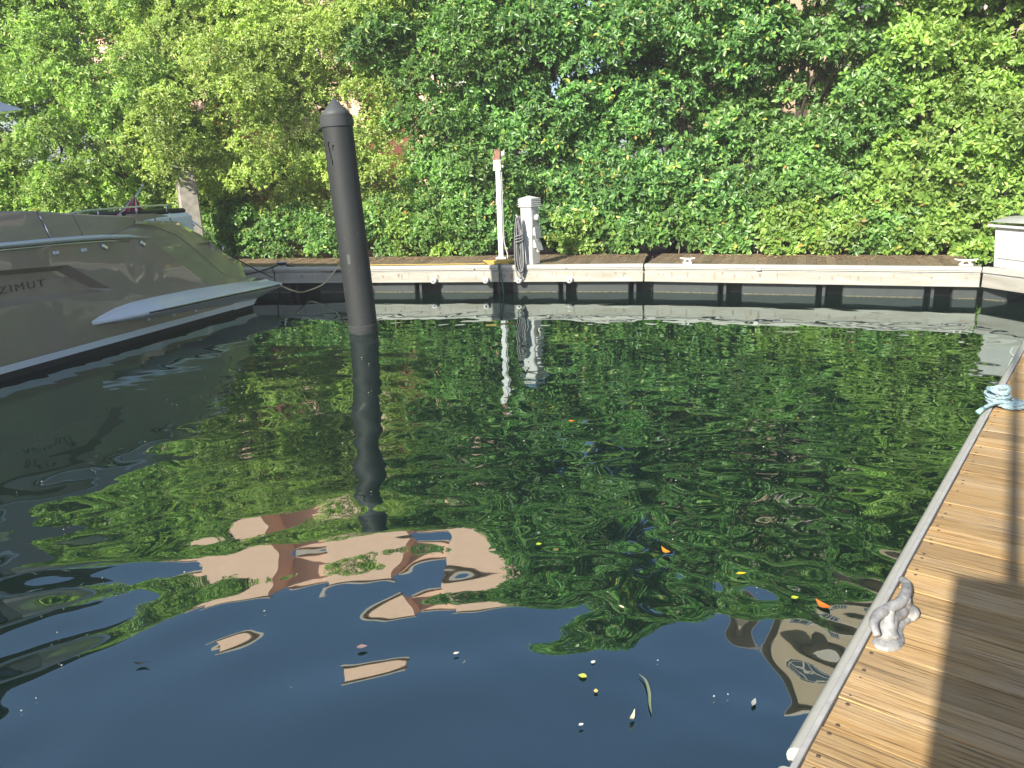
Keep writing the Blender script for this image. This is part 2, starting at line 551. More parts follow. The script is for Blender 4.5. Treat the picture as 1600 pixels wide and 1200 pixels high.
# ------------------------------------------------------------------ foliage
LEAVES = {'n': 0}
def rosette_mesh(P, A, k_lo, k_hi, Lmean, ratio, hexa, name, m, g, parent):
    """P positions, A axes (n,3): whorls of leaves as one mesh."""
    n = len(P)
    k = g.integers(k_lo, k_hi + 1, n)
    rep = np.repeat(np.arange(n), k)
    N = len(rep)
    LEAVES['n'] += N
    first = np.cumsum(k) - k
    j = np.arange(N) - first[rep]
    A = A / np.linalg.norm(A, axis=1, keepdims=True)
    ref = np.where(np.abs(A[:, 2:3]) < 0.9, np.array([[0, 0, 1.0]]), np.array([[1.0, 0, 0]]))
    U = np.cross(A, ref); U /= np.linalg.norm(U, axis=1, keepdims=True)
    V = np.cross(A, U)
    az = j / k[rep] * 2 * np.pi * 1.0 + g.uniform(0, 6.28, n)[rep] + g.normal(0, 0.35, N)
    th = np.radians(g.normal(62, 17, N))
    a, u, v = A[rep], U[rep], V[rep]
    perp = u * np.cos(az)[:, None] + v * np.sin(az)[:, None]
    l = a * np.cos(th)[:, None] + perp * np.sin(th)[:, None]
    nn = a * np.sin(th)[:, None] - perp * np.cos(th)[:, None]
    w = np.cross(l, nn)
    roll = g.normal(0, 0.35, N)[:, None]
    w2 = w * np.cos(roll) + nn * np.sin(roll)
    nn = nn * np.cos(roll) - w * np.sin(roll)
    w = w2
    Ln = (Lmean * g.uniform(0.65, 1.25, N))[:, None]
    Wd = Ln * ratio * g.uniform(0.8, 1.2, N)[:, None]
    base = P[rep] + l * Ln * 0.08 + a * (g.uniform(-0.02, 0.03, N)[:, None])
    tip = base + l * Ln - nn * Ln * g.uniform(0.0, 0.25, N)[:, None]
    fold = nn * Wd * 0.35
    if hexa:
        vs = np.stack([base,
                       base + l * Ln * 0.38 + w * Wd * 0.40 + fold * 0.8,
                       base + l * Ln * 0.74 + w * Wd * 0.46 + fold * 0.6,
                       tip,
                       base + l * Ln * 0.74 - w * Wd * 0.46 + fold * 0.6,
                       base + l * Ln * 0.38 - w * Wd * 0.40 + fold * 0.8], 1)
        q = np.array([[0, 3, 2, 1], [0, 5, 4, 3]])
        nv = 6
    else:
        vs = np.stack([base, base + l * Ln * 0.60 + w * Wd * 0.5 + fold, tip, base + l * Ln * 0.60 - w * Wd * 0.5 + fold], 1)
        q = np.array([[0, 2, 1], [0, 3, 2]])
        nv = 4
    fl = (q[None] + (np.arange(N) * nv)[:, None, None]).reshape(-1, q.shape[1])
    me = bpy.data.meshes.new(name)
    co = vs.reshape(-1, 3).astype(np.float32)
    me.vertices.add(len(co)); me.vertices.foreach_set('co', co.ravel())
    me.loops.add(fl.size); me.loops.foreach_set('vertex_index', fl.ravel().astype(np.int32))
    me.polygons.add(len(fl))
    me.polygons.foreach_set('loop_start', np.arange(0, fl.size, q.shape[1], dtype=np.int32))
    me.update()
    me.materials.append(m)
    return link(name, me, parent, kind='stuff')


def boughs_to_rosettes(C, Rr, spacing, g, up=0.5):
    Ps, As = [], []
    for c, r in zip(C, Rr):
        n = int(4 * math.pi * r * r * 0.62 / spacing ** 2)
        if n < 3:
            n = 3
        d = g.normal(0, 1, (n * 2, 3))
        d /= np.linalg.norm(d, axis=1, keepdims=True)
        keep = (d[:, 1] < 0.35) | (g.random(len(d)) < 0.25)
        keep &= (d[:, 2] > -0.55) | (g.random(len(d)) < 0.3)
        d = d[keep][:n]
        rad = r * g.uniform(0.55, 1.06, len(d)) ** 0.6
        lump = 1 + 0.22 * np.sin(d[:, 0] * 5 + c[0] * 3) * np.sin(d[:, 2] * 6 + c[2] * 2)
        p = c + d * (rad * lump)[:, None] * np.array([1.15, 0.85, 0.72])
        ax = d * 0.7 + np.array([0, -0.42, up]) + g.normal(0, 0.33, d.shape)
        Ps.append(p); As.append(ax)
    return np.concatenate(Ps), np.concatenate(As)


TOPX = [-17, -9.6, -8.4, -7.2, -0.9, 0.3, 2.6, 3.8, 4.8, 6.0, 7.4, 16]
TOPZ = [8.6, 8.7, 8.2, 6.5, 6.3, 8.3, 8.5, 7.5, 6.9, 6.9, 6.2, 6.3]

def hollow(x, z):
    """0 = full surface, 1 = recessed, thin place in the hedge"""
    h = 0.0
    h = max(h, math.exp(-(((x - 3.6) / 2.6) ** 2 + ((z - 3.1) / 1.1) ** 2)) * 1.0)
    h = max(h, math.exp(-(((x - 0.6) / 1.1) ** 2 + ((z - 2.2) / 0.9) ** 2)) * 0.75)
    h = max(h, math.exp(-(((x + 5.4) / 1.1) ** 2 + ((z - 1.9) / 0.8) ** 2)) * 1.1)
    h = max(h, math.exp(-(((x + 2.6) / 1.2) ** 2 + ((z - 2.6) / 0.6) ** 2)) * 0.25)
    h = max(h, math.exp(-(((x - 7.2) / 0.5) ** 2 + ((z - 4.4) / 1.2) ** 2)) * 0.7)
    h = max(h, math.exp(-(((x - 5.6) / 0.5) ** 2 + ((z - 3.3) / 0.8) ** 2)) * 0.8)
    return h

def make_tree(x0, width, label, m, Lmean, ratio, hexa, spacing, seed, overhang=0, extra=()):
    g = np.random.default_rng(seed)
    rr = random.Random(seed)
    yb = float(hedge_y(x0)) + 1.35
    t = thing('hedge_tree', label, 'tree', (x0, yb, 0.44), 0, 'leafy trees in a row behind the far dock')
    C, Rd = [], []
    def addb(x, z, layer, r):
        y = float(hedge_y(x))
        h = hollow(x, z)
        low = max(0.0, (2.0 - z)) * 0.25
        dy = 0.55 + low + h * 0.75 + rr.uniform(-0.45, 0.40) + 0.12 * max(0, z - 5) + layer * 0.75
        C.append((x - x0, y + dy - yb, z - 0.44)); Rd.append(r)
    for layer, (dens, rm) in enumerate(((3.3, 0.50), (1.9, 0.62))):
        zmax = 9.0
        n = int(dens * width * 7.2)
        for i in range(n):
            x = x0 + rr.uniform(-0.5, 0.5) * width * 1.12
            top = float(np.interp(x, TOPX, TOPZ)) - 0.35 + (0.45 if x < 3.6 else 0.75) * math.sin(x * 2.1) * math.sin(x * 0.7 + 1)
            z = rr.uniform(0.75, top)
            if layer == 0 and rr.random() < hollow(x, z) * 0.5:
                continue
            if layer == 1 and rr.random() < hollow(x, z) * 0.05:
                continue
            addb(x, z, layer, rm * rr.uniform(0.65, 1.3))
    for i in range(overhang):
        x = x0 + rr.uniform(-0.5, 0.5) * width * 1.1
        z = rr.uniform(2.05, 4.6)
        addb(x, z, -1.6 - 0.35 * rr.random(), rr.uniform(0.34, 0.5))
    for x, z, ly, r in extra:
        addb(x, z, ly, r)
    P, A = boughs_to_rosettes(np.array(C), Rd, spacing, g)
    crown = rosette_mesh(P, A, 5, 8, Lmean, ratio, hexa, 'crown', m, g, t)
    # trunk with limbs
    tb = MB()
    top = float(np.interp(x0, TOPX, TOPZ)) * 0.8
    path = smooth_path([(0, 0, -0.05), (rr.uniform(-0.15, 0.15), 0.0, top * 0.25), (rr.uniform(-0.3, 0.3), -0.1, top * 0.55), (rr.uniform(-0.5, 0.5), -0.2, top)], 6)
    nn = len(path)
    tb.tube(path, [0.13 * (1 - 0.8 * i / (nn - 1)) for i in range(nn)], 8)
    trunk = tb.build('trunk', M_bark, t)
    for i in range(16):
        k = rr.randrange(2, nn - 2)
        a = path[k]
        cands = [c for c in C if abs(c[2] - a[2] - 0.6) < 1.6]
        if not cands:
            continue
        b = Vector(rr.choice(cands))
        mid = a.lerp(b, 0.5) + Vector((rr.uniform(-0.2, 0.2), rr.uniform(-0.1, 0.1), rr.uniform(-0.25, 0.05)))
        pp = smooth_path([a, mid, b], 4)
        q = len(pp)
        lb = MB()
        lb.tube(pp, [0.045 * (1 - 0.8 * i2 / (q - 1)) for i2 in range(q)], 5)
        for s_ in range(3):
            e = b + Vector((rr.uniform(-0.5, 0.5), rr.uniform(-0.6, 0.1), rr.uniform(-0.2, 0.5)))
            lb.tube([mid, mid.lerp(e, 0.5) + Vector((0, 0, 0.06)), e], [0.016, 0.011, 0.005], 4)
        lb.build('limb', M_bark, t)
    return t

make_tree(-13.6, 3.0, 'bright green tree farthest left behind the brown yacht', M_leaf_bright, 0.095, 0.46, False, 0.135, 1)
make_tree(-10.9, 3.0, 'bright green tree above the upper deck of the brown yacht', M_leaf_bright, 0.095, 0.46, False, 0.130, 2)
make_tree(-8.3, 2.8, 'bright green tree over the flag and the pale square post', M_leaf_bright, 0.095, 0.44, False, 0.125, 3, 16)
make_tree(-5.9, 2.6, 'yellow green fine leaved tree between the square post and the black piling', M_leaf_olive, 0.080, 0.42, False, 0.120, 4, 18, ((-6.85, 2.35, -1.75, 0.36), (-6.45, 2.42, -1.95, 0.38), (-6.05, 2.35, -1.8, 0.36), (-6.6, 2.75, -1.8, 0.42), (-6.2, 2.8, -1.9, 0.42)))
make_tree(-3.5, 2.6, 'yellow green fine leaved tree directly behind the black piling', M_leaf_olive, 0.082, 0.42, False, 0.120, 5)
make_tree(-1.2, 2.5, 'mid green tree left of the thin white utility pole', M_leaf_deep, 0.105, 0.42, False, 0.130, 6)
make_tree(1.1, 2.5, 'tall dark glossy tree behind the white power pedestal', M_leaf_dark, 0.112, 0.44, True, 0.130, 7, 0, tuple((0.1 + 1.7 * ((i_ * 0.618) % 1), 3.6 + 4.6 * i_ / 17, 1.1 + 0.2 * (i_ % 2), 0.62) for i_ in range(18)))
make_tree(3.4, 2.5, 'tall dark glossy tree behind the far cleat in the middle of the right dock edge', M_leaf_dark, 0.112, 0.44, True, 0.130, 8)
make_tree(5.7, 2.5, 'glossy green tree behind the rightmost cleat of the far dock', M_leaf_deep, 0.110, 0.46, True, 0.135, 9)
make_tree(8.0, 2.6, 'loose yellow green tree behind the white dock box', M_leaf_bright, 0.105, 0.48, True, 0.138, 10)
make_tree(10.6, 2.8, 'yellow green tree farthest right past the white dock box', M_leaf_bright, 0.110, 0.48, True, 0.160, 12)

def make_shrub(x0, width, height, label, m, Lmean, seed, hexa=True, stems=0):
    g = np.random.default_rng(seed + 100)
    rr = random.Random(seed + 100)
    yb = float(hedge_y(x0)) + 0.28
    t = thing('shrub', label, 'shrub', (x0, yb, 0.44), 0, 'low shrubs along the back of the far dock')
    C, Rd = [], []
    for i in range(int(14 * width * height)):
        x = rr.uniform(-0.5, 0.5) * width
        z = rr.uniform(0.12, height)
        y = float(hedge_y(x0 + x)) - yb + rr.uniform(0.10, 0.45) + 0.25 * (z / height)
        C.append((x, y, z)); Rd.append(rr.uniform(0.16, 0.30))
    P, A = boughs_to_rosettes(np.array(C), Rd, 0.115, g, 0.6)
    rosette_mesh(P, A, 5, 8, Lmean, 0.5, hexa, 'foliage', m, g, t)
    for i in range(4 + stems):
        sb = MB()
        x = rr.uniform(-0.4, 0.4) * width
        fy = 0.05 if i >= 4 else 0.35
        sb.tube(smooth_path([(x, fy, -0.03), (x + rr.uniform(-0.1, 0.1), fy + 0.02, height * 0.5), (x + rr.uniform(-0.3, 0.3), fy + 0.05, height)], 4), [0.012, 0.012, 0.011, 0.011, 0.010, 0.009, 0.008, 0.007, 0.006], 5)
        sb.build('stem', M_stem, t)

make_shrub(-6.0, 1.5, 1.25, 'low shrub behind the yacht stern, right of the square post', M_leaf_deep, 0.09, 1)
make_shrub(-4.55, 1.4, 1.05, 'low dark shrub above the black mooring lines', M_leaf_deep, 0.09, 2)
make_shrub(-3.1, 1.5, 1.0, 'low shrub hidden partly by the black piling', M_leaf_deep, 0.09, 3)
make_shrub(-1.7, 1.4, 1.0, 'low light green shrub right of the black piling', M_leaf_bright, 0.095, 4)
make_shrub(-0.65, 1.0, 0.8, 'small low shrub at the foot of the thin white utility pole', M_leaf_deep, 0.095, 5)
make_shrub(1.35, 0.7, 0.75, 'small bright shrub just right of the power pedestal', M_leaf_bright, 0.11, 6)
make_shrub(2.5, 1.3, 1.15, 'leafy low shrub left of the middle cleat on the far dock', M_leaf_deep, 0.12, 7)
make_shrub(3.75, 1.3, 1.3, 'leafy low shrub with pale bare stems right of the middle cleat', M_leaf_deep, 0.12, 8, stems=3)
make_shrub(5.0, 1.3, 1.25, 'bright leafy shrub between the middle cleat and the rightmost cleat', M_leaf_bright, 0.12, 9, stems=1)
make_shrub(6.25, 1.3, 1.45, 'bright yellow green shrub behind the rightmost cleat', M_leaf_bright, 0.12, 10, stems=1)
make_shrub(7.4, 1.2, 1.5, 'bright yellow green shrub beside the white dock box', M_leaf_bright, 0.12, 11)

# ------------------------------------------------------------------ buildings behind the trees
def window(parent, x, y, z, w, h, trim=None, panes=2):
    """window in a wall facing -y, outer face at y"""
    f = MB()
    b = 0.07
    f.box((x, y - 0.03, z + h / 2 - b / 2), (w, 0.1, b)); f.box((x, y - 0.03, z - h / 2 + b / 2), (w, 0.1, b))
    f.box((x - w / 2 + b / 2, y - 0.03, z), (b, 0.1, h - 2 * b)); f.box((x + w / 2 - b / 2, y - 0.03, z), (b, 0.1, h - 2 * b))
    for i in range(1, panes):
        f.box((x - w / 2 + w * i / panes, y - 0.025, z), (0.04, 0.08, h - 2 * b))
    f.box((x, y - 0.05, z - h / 2 - 0.04), (w + 0.2, 0.18, 0.078))
    fo = f.build('window', trim or M_trim, parent)
    p = MB(); p.box((x, y - 0.005, z), (w - 2 * b + 0.01, 0.03, h - 2 * b + 0.01)); p.build('pane', M_pane, fo)

def pink_building():
    t = thing('apartment_building', 'pink stucco apartment building with stepped bays behind the left trees', 'building', (0, 0, 0.44))
    bays = [(-13.6, -11.6, 26.9), (-11.6, -9.0, 25.0), (-9.0, -7.0, 26.9), (-7.0, -4.3, 25.0), (-4.3, -2.4, 26.9), (-2.4, 0.1, 25.0)]
    wl = MB()
    Ht = 12.5
    for a, b, y in bays:
        wl.box(((a + b) / 2, (y + 36) / 2, Ht / 2), (b - a, 36 - y, Ht))
    wl.build('wall', M_pink, t)
    for a, b, y in bays:
        for fl in range(3):
            z = 1.9 + fl * 3.1
            wide = y < 26
            if wide:
                if fl % 2 == 1: window(t, (a + b) / 2 - 0.3, y, z, 0.9, 1.35)
            elif fl == 2:
                window(t, (a + b) / 2 - 0.1, y, z, 0.8, 1.2)
        c = MB()
        c.box(((a + b) / 2, y - 0.06, Ht + 0.10), (b - a + (0.2 if y < 26 else -0.22), 0.4, 0.18))
        c.build('cornice', M_cornice, t)
        s = MB()
        s.box(((a + b) / 2, y - 0.03, 6.5), (b - a - 0.004, 0.09, 0.22))
        s.build('string_course', M_cornice, t)
    r = MB(); r.box((-6.75, 31.6, Ht + 0.12), (13.5, 8.8, 0.22)); r.build('roof', M_roof, t)

def tan_building():
    t = thing('apartment_block', 'tan stucco apartment block with white railed balconies behind the right trees', 'building', (12.2, 20.5, 0.44), R(-14))
    wl = MB()
    wl.box((0.6, 5, 6.9), (9.5, 10, 13.8))
    wl.box((-6.05, 5.6, 5.4), (3.8, 9.4, 10.8))
    wl.build('wall', M_tan, t)
    for fl in range(4):
        z = 1.9 + fl * 3.3
        for x in (-3.1, -0.7, 2.2, 4.4):
            window(t, x, 0.0, z, 1.1, 1.5, M_cornice)
        if fl < 3:
            window(t, -6.3, 0.9, z, 0.9, 1.3, M_cornice)
        for x in (-1.9, 3.3):
            bl = MB()
            bl.box((x, -0.6, z - 1.25), (4.4, 1.2, 0.16))
            bo = bl.build('balcony', M_cornice, t)
            rl = MB()
            rl.box((x, -1.16, z - 0.25), (4.4, 0.05, 0.06))
            for i in range(23):
                rl.box((x - 2.15 + i * 0.195, -1.16, z - 0.725), (0.03, 0.03, 0.89))
            rl.build('railing', M_cornice, bo)
    c = MB(); c.box((0.6, 4.9, 13.98), (10.3, 10.8, 0.35)); c.box((-6.1, 5.6, 10.92), (4.1, 9.8, 0.22)); c.build('cornice', M_cornice, t)

pink_building()
tan_building()

# square concrete post behind the yacht
t = thing('concrete_post', 'speckled pale square concrete post rising into the leaves behind the yacht stern', 'post', (-6.45, 16.0, 0.30), R(28))
mb = MB(); mb.box((0, 0, 1.05), (0.36, 0.36, 2.1), bev=0.02); mb.build('shaft', M_conc, t)
mb = MB(); mb.box((0, 0, 2.14), (0.42, 0.42, 0.08), bev=0.01); mb.build('post_cap', M_conc, t)

# ------------------------------------------------------------------ far floating dock
fd = thing('floating_dock', 'far floating dock with cream fascia and brown planks along the hedge', 'dock')
def seg_frame(a, b):
    d = (b - a); L = d.length; d = d / L
    nrm = Vector((-d.y, d.x))          # away from the water
    if nrm.y < 0 and abs(nrm.y) > 0.3:
        nrm = -nrm
    return d, nrm, L

GAPS = [(-4.23, -3.66), (-1.77, -1.29), (-0.30, 0.05), (0.88, 1.18), (2.10, 2.48), (3.52, 3.87), (4.97, 5.33), (6.43, 6.78)]
plank_cache = {}
def far_plank(L, w):
    key = (round(L, 3), round(w, 4))
    if key not in plank_cache:
        m_ = MB(); m_.box((0, 0, 0), (L, w, 0.035), bev=0.0015)
        plank_cache[key] = m_.mesh('plank', M_plank_far)
    return plank_cache[key]

capmb_all = []
segs = list(zip(FAR, FAR[1:]))
for si, (a, b) in enumerate(segs):
    d, nrm, L = seg_frame(a, b)
    ang = math.atan2(d.y, d.x)
    g0 = 0.012
    mid = (a + b) / 2
    def put(mb_, off, z, dim, zz=None):
        c = mid + nrm * off
        mb_.box((c.x, c.y, z), dim, ang, bev=0.006)
    m_ = MB(); put(m_, 0.045, 0.462, (L - 2 * g0, 0.10, 0.086)); put(m_, 0.005, 0.470, (L - 2 * g0 - 0.002, 0.05, 0.048))
    m_.build('cap_rail', M_cap, fd)
    m_ = MB(); put(m_, 0.05, 0.405, (L - 2 * g0 - 0.004, 0.06, 0.030)); m_.build('groove_strip', M_alu, fd)
    m_ = MB(); put(m_, 0.055, 0.295, (L - 2 * g0, 0.08, 0.188)); put(m_, 0.035, 0.212, (L - 2 * g0 - 0.002, 0.08, 0.026))
    m_.build('fascia_board', M_cream, fd)
    m_ = MB()
    c = mid + nrm * 0.95
    m_.box((c.x, c.y, 0.435), (L - 0.04, 1.58, 0.05), ang); m_.build('frame', M_frame, fd)
    # planks
    n = int((L - 0.02) / 0.152)
    w = (L - 0.02) / n
    me = far_plank(1.66, w - 0.0025)
    for i in range(n):
        c = a + d * (0.01 + w * (i + 0.5)) + nrm * (0.097 + 0.83)
        o = link('plank', me, fd)
        o.location = (c.x, c.y, 0.4785 + rng.uniform(-0.002, 0.002))
        o.rotation_euler = (rng.uniform(-0.01, 0.01), rng.uniform(-0.002, 0.002), ang + math.pi / 2 + (math.pi if rng.random() < 0.5 else 0))

def far_at(x):
    for a, b in segs:
        if a.x <= x <= b.x:
            t_ = (x - a.x) / (b.x - a.x)
            p = a.lerp(b, t_)
            d, nrm, L = seg_frame(a, b)
            return p, d, nrm
    a, b = segs[-1]
    d, nrm, L = seg_frame(a, b)
    return b, d, nrm

# floats between the gaps
xs_ = [-10.4] + [v for gq in GAPS for v in gq] + [7.35]
for i in range(0, len(xs_), 2):
    x0, x1 = xs_[i], xs_[i + 1]
    pts = [x0] + [q.x for q in FAR if x0 < q.x < x1] + [x1]
    m_ = MB(); al = MB()
    for xa, xb in zip(pts, pts[1:]):
        pa, d, nrm = far_at(xa + 1e-4); pb, _, _ = far_at(xb - 1e-4)
        if xb > 7.1:
            pb = Vector((7.32, 11.12))
        Lq = (pb - pa).length
        dd = (pb - pa) / Lq
        nr = Vector((-dd.y, dd.x))
        c = (pa + pb) / 2 + nr * 0.85
        m_.box((c.x, c.y, 0.02), (Lq - 0.004, 1.46, 0.78), math.atan2(dd.y, dd.x), bev=0.015)
        c = (pa + pb) / 2 + nr * 0.85
        al.box((c.x, c.y, -0.03), (Lq - 0.05, 1.475, 0.09), math.atan2(dd.y, dd.x), bev=0.01)
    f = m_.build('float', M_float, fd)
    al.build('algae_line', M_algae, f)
for x0, x1 in GAPS:
    p, d, nrm = far_at(x0 + 0.10)
    m_ = MB()
    c = p + nrm * 0.16
    m_.box((c.x, c.y, 0.0), (0.045, 0.08, 0.76), math.atan2(d.y, d.x))
    c = p + nrm * 0.17 + d * 0.10
    m_.box((c.x, c.y, 0.37), (0.24, 0.06, 0.05), math.atan2(d.y, d.x))
    m_.build('bracket', M_float, fd)
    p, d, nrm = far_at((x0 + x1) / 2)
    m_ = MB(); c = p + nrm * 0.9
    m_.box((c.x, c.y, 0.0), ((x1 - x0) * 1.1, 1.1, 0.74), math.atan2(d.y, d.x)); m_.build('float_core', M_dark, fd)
# bumper rollers and small bolts on the fascia
for x in (-1.36, -0.40, 0.20, 1.09):
    p, d, nrm = far_at(x)
    q = p - nrm * 0.03
    Mx = Matrix.Rotation(math.atan2(d.y, d.x), 4, 'Z') @ Matrix.Rotation(R(90), 4, 'X')
    m_ = MB(); m_.lathe((q.x, q.y, 0.235), [(0.022, -0.07), (0.048, -0.06), (0.062, -0.02), (0.062, 0.02), (0.050, 0.05), (0.02, 0.065)], 14, M=Mx)
    ro = m_.build('bumper_roller', M_white, fd)
    m_ = MB(); m_.lathe((q.x - nrm.x * 0.06, q.y - nrm.y * 0.06, 0.235), [(0.014, -0.012), (0.014, 0.012)], 8, M=Mx); m_.build('bolt', M_dark, ro)
for x, dm in ((-0.62, 0.03), (1.02, 0.022), (4.12, 0.075)):
    p, d, nrm = far_at(x)
    q = p - nrm * 0.025
    m_ = MB(); m_.box((q.x, q.y, 0.455), (dm, 0.03, min(dm, 0.07)), math.atan2(d.y, d.x), bev=0.004); m_.build('joint_cover', M_white, fd)
for q_ in (FAR[1], FAR[2], FAR[3]):
    m_ = MB(); m_.box((q_.x, q_.y + 0.06, 0.35), (0.03, 0.06, 0.28), R(-15)); m_.build('joint_gap', M_black, fd)

wr = random.Random(31)
st = MB()
for i_ in range(70):
    x_ = wr.uniform(-4.2, 7.0)
    p, d, nrm = far_at(x_)
    q = p + nrm * 0.0143
    w_ = wr.uniform(0.004, 0.03); z1_ = wr.uniform(0.33, 0.388); z0_ = z1_ - wr.uniform(0.03, 0.11)
    e_ = d * w_
    st.add([(q.x - e_.x, q.y - e_.y, z1_), (q.x + e_.x, q.y + e_.y, z1_ - 0.01), (q.x + e_.x * 0.5, q.y + e_.y * 0.5, z0_), (q.x - e_.x * 0.3, q.y - e_.y * 0.3, z0_ + 0.01)], [(0, 1, 2, 3)])
st.build('stain', mat('rust and tide stains', (0.33, 0.30, 0.24), 0.8, col2=(0.20, 0.15, 0.10), vscale=12), fd, kind='stuff')

# corner gusset at the right
a, b = FAR[-1], GUS
d = (b - a); L = d.length; d = d / L
ang = math.atan2(d.y, d.x)
out = Vector((d.y, -d.x))           # candidate normal
if out.x > 0: out = -out            # towards the water (left)
inn = -out
mid = (a + b) / 2
gs = MB()
c = mid + inn * 0.045
gs.box((c.x, c.y, 0.463), (L, 0.10, 0.086), ang, bev=0.006); gs.build('cap_rail', M_cap, fd)
gs = MB(); c = mid + inn * 0.05; gs.box((c.x, c.y, 0.405), (L - 0.01, 0.06, 0.03), ang); gs.build('groove_strip', M_alu, fd)
gs = MB(); c = mid + inn * 0.055; gs.box((c.x, c.y, 0.295), (L, 0.08, 0.188), ang, bev=0.006); gs.build('fascia_board', M_cream, fd)
gs = MB(); gs.prism([(a.x + 0.12, a.y - 0.03), (b.x + 0.1, b.y + 0.02), (b.x + 1.7, b.y + 1.3), (a.x + 1.5, a.y + 0.6)], 0.42, 0.497); gs.build('gusset_deck', M_plank_far, fd)

# leaf litter on the far dock
lm = MB()
for i in range(900):
    x = rng.uniform(-7, 7.1)
    p, d_, nrm = far_at(x)
    u = abs(rng.gauss(0, 0.5)) ; u = 1.5 - u * 0.9
    if u < 0.15: u = rng.uniform(0.2, 1.5)
    q = p + nrm * u
    a_ = rng.uniform(0, 6.28); l_ = rng.uniform(0.02, 0.06); w_ = l_ * 0.4
    z = 0.503 + rng.uniform(0, 0.008)
    ca, sa = math.cos(a_), math.sin(a_)
    lm.add([(q.x - ca * l_, q.y - sa * l_, z), (q.x + sa * w_, q.y - ca * w_, z + 0.006), (q.x + ca * l_, q.y + sa * l_, z + 0.004), (q.x - sa * w_, q.y + ca * w_, z + 0.008)], [(0, 1, 2, 3)])
M_litter = leaf_mat('dead leaf litter', [(0, (0.22, 0.12, 0.06)), (0.5, (0.36, 0.18, 0.06)), (0.9, (0.48, 0.36, 0.18)), (1, (0.5, 0.45, 0.3))], 0.7, 0.1)
lo = lm.build('leaf_litter', M_litter, kind='stuff')

# ------------------------------------------------------------------ cleats
def horn_cleat(x, y, z, rz, label, m, L=0.26, h=0.075):
    t = thing('dock_cleat', label, 'cleat', (x, y, z), rz, 'cleats on the docks')
    b_ = MB()
    b_.box((0, 0, 0.01), (L * 0.62, 0.065, 0.02), bev=0.006)
    b_.build('base', m, t)
    for s in (-1, 1):
        q = MB()
        q.tube([(s * L * 0.24, 0, 0.015), (s * L * 0.15, 0, h * 0.55), (s * L * 0.12, 0, h)], [0.024, 0.017, 0.018], 8)
        q.build('foot', m, t)
    q = MB()
    q.tube(smooth_path([(-L / 2, 0, h + 0.022), (-L * 0.3, 0, h + 0.008), (0, 0, h), (L * 0.3, 0, h + 0.008), (L / 2, 0, h + 0.022)], 4), [0.008, 0.010, 0.012, 0.013, 0.014, 0.016, 0.017, 0.018, 0.018, 0.018, 0.017, 0.016, 0.014, 0.013, 0.012, 0.010, 0.008], 8)
    q.build('horn', m, t)
    return t

for x, off, lab in ((-4.38, 0.13, 'white cleat with black lines on the far dock behind the yacht stern'),
               (-3.05, 0.16, 'cleat wrapped in yellow rope on the far dock left of the black piling'),
               (3.02, 0.16, 'white cleat in the middle of the far dock, right of the power pedestal'),
               (6.92, 0.20, 'rightmost white cleat on the far dock, left of the dock box')):
    p, d, nrm = far_at(x)
    q = p + nrm * off
    horn_cleat(q.x, q.y, 0.500, math.atan2(d.y, d.x), lab, M_white, 0.32 if x > 6 else 0.26)

# ------------------------------------------------------------------ white utility pole
t = thing('utility_pole', 'thin white post with rusty lamp head and grey conduit on the far dock', 'pole', (-0.12, 14.86, 0.5), R(-8))
mb = MB(); mb.box((0, 0, 0.02), (0.20, 0.18, 0.04), bev=0.006); mb.build('base_plate', M_white, t)
mb = MB(); mb.box((0, 0, 0.84), (0.092, 0.092, 1.62), bev=0.008); mb.build('shaft', mat('scuffed white paint', (0.74, 0.75, 0.74), 0.5, col2=(0.45, 0.48, 0.50), vscale=16, vstretch=(1, 1, 0.5)), t)
mb = MB(); mb.box((-0.01, 0, 1.74), (0.14, 0.13, 0.20), bev=0.008); bx_ = mb.build('junction_box', M_white, t)
mb = MB(); mb.box((0.01, -0.068, 1.73), (0.035, 0.01, 0.05)); mb.build('catch', M_grey, bx_)
mb = MB(); mb.box((0.0, 0, 1.93), (0.105, 0.105, 0.165), bev=0.006); mb.box((0, 0, 2.02), (0.12, 0.12, 0.012)); mb.box((-0.03, 0, 1.862), (0.13, 0.11, 0.03)); mb.build('lamp_head', M_rust, t)
mb = MB(); mb.box((0.105, 0.0, 1.95), (0.06, 0.08, 0.08), bev=0.01); mb.tube([(0.05, 0, 1.9), (0.09, 0, 1.91)], 0.012, 6); mb.build('sensor', M_white, t)
mb = MB(); mb.box((0.085, 0.0, 1.72), (0.04, 0.05, 0.05), bev=0.008); mb.build('fitting', M_white, t)
mb = MB(); mb.box((-0.025, -0.056, 1.08), (0.06, 0.02, 0.11), bev=0.005); mb.build('switch_box', M_white, t)
mb = MB(); mb.tube(smooth_path([(0.062, -0.01, 1.86), (0.062, -0.01, 1.2), (0.062, -0.01, 0.45), (0.085, -0.02, 0.25), (0.125, -0.03, 0.10), (0.125, -0.03, 0.0)], 5), 0.013, 8); mb.build('conduit', M_alu, t)

# ------------------------------------------------------------------ power pedestal
t = thing('power_pedestal', 'white shore power pedestal with louvred cap and grey outlet covers on the far dock', 'pedestal', (0.42, 13.86, 0.5), R(-39))
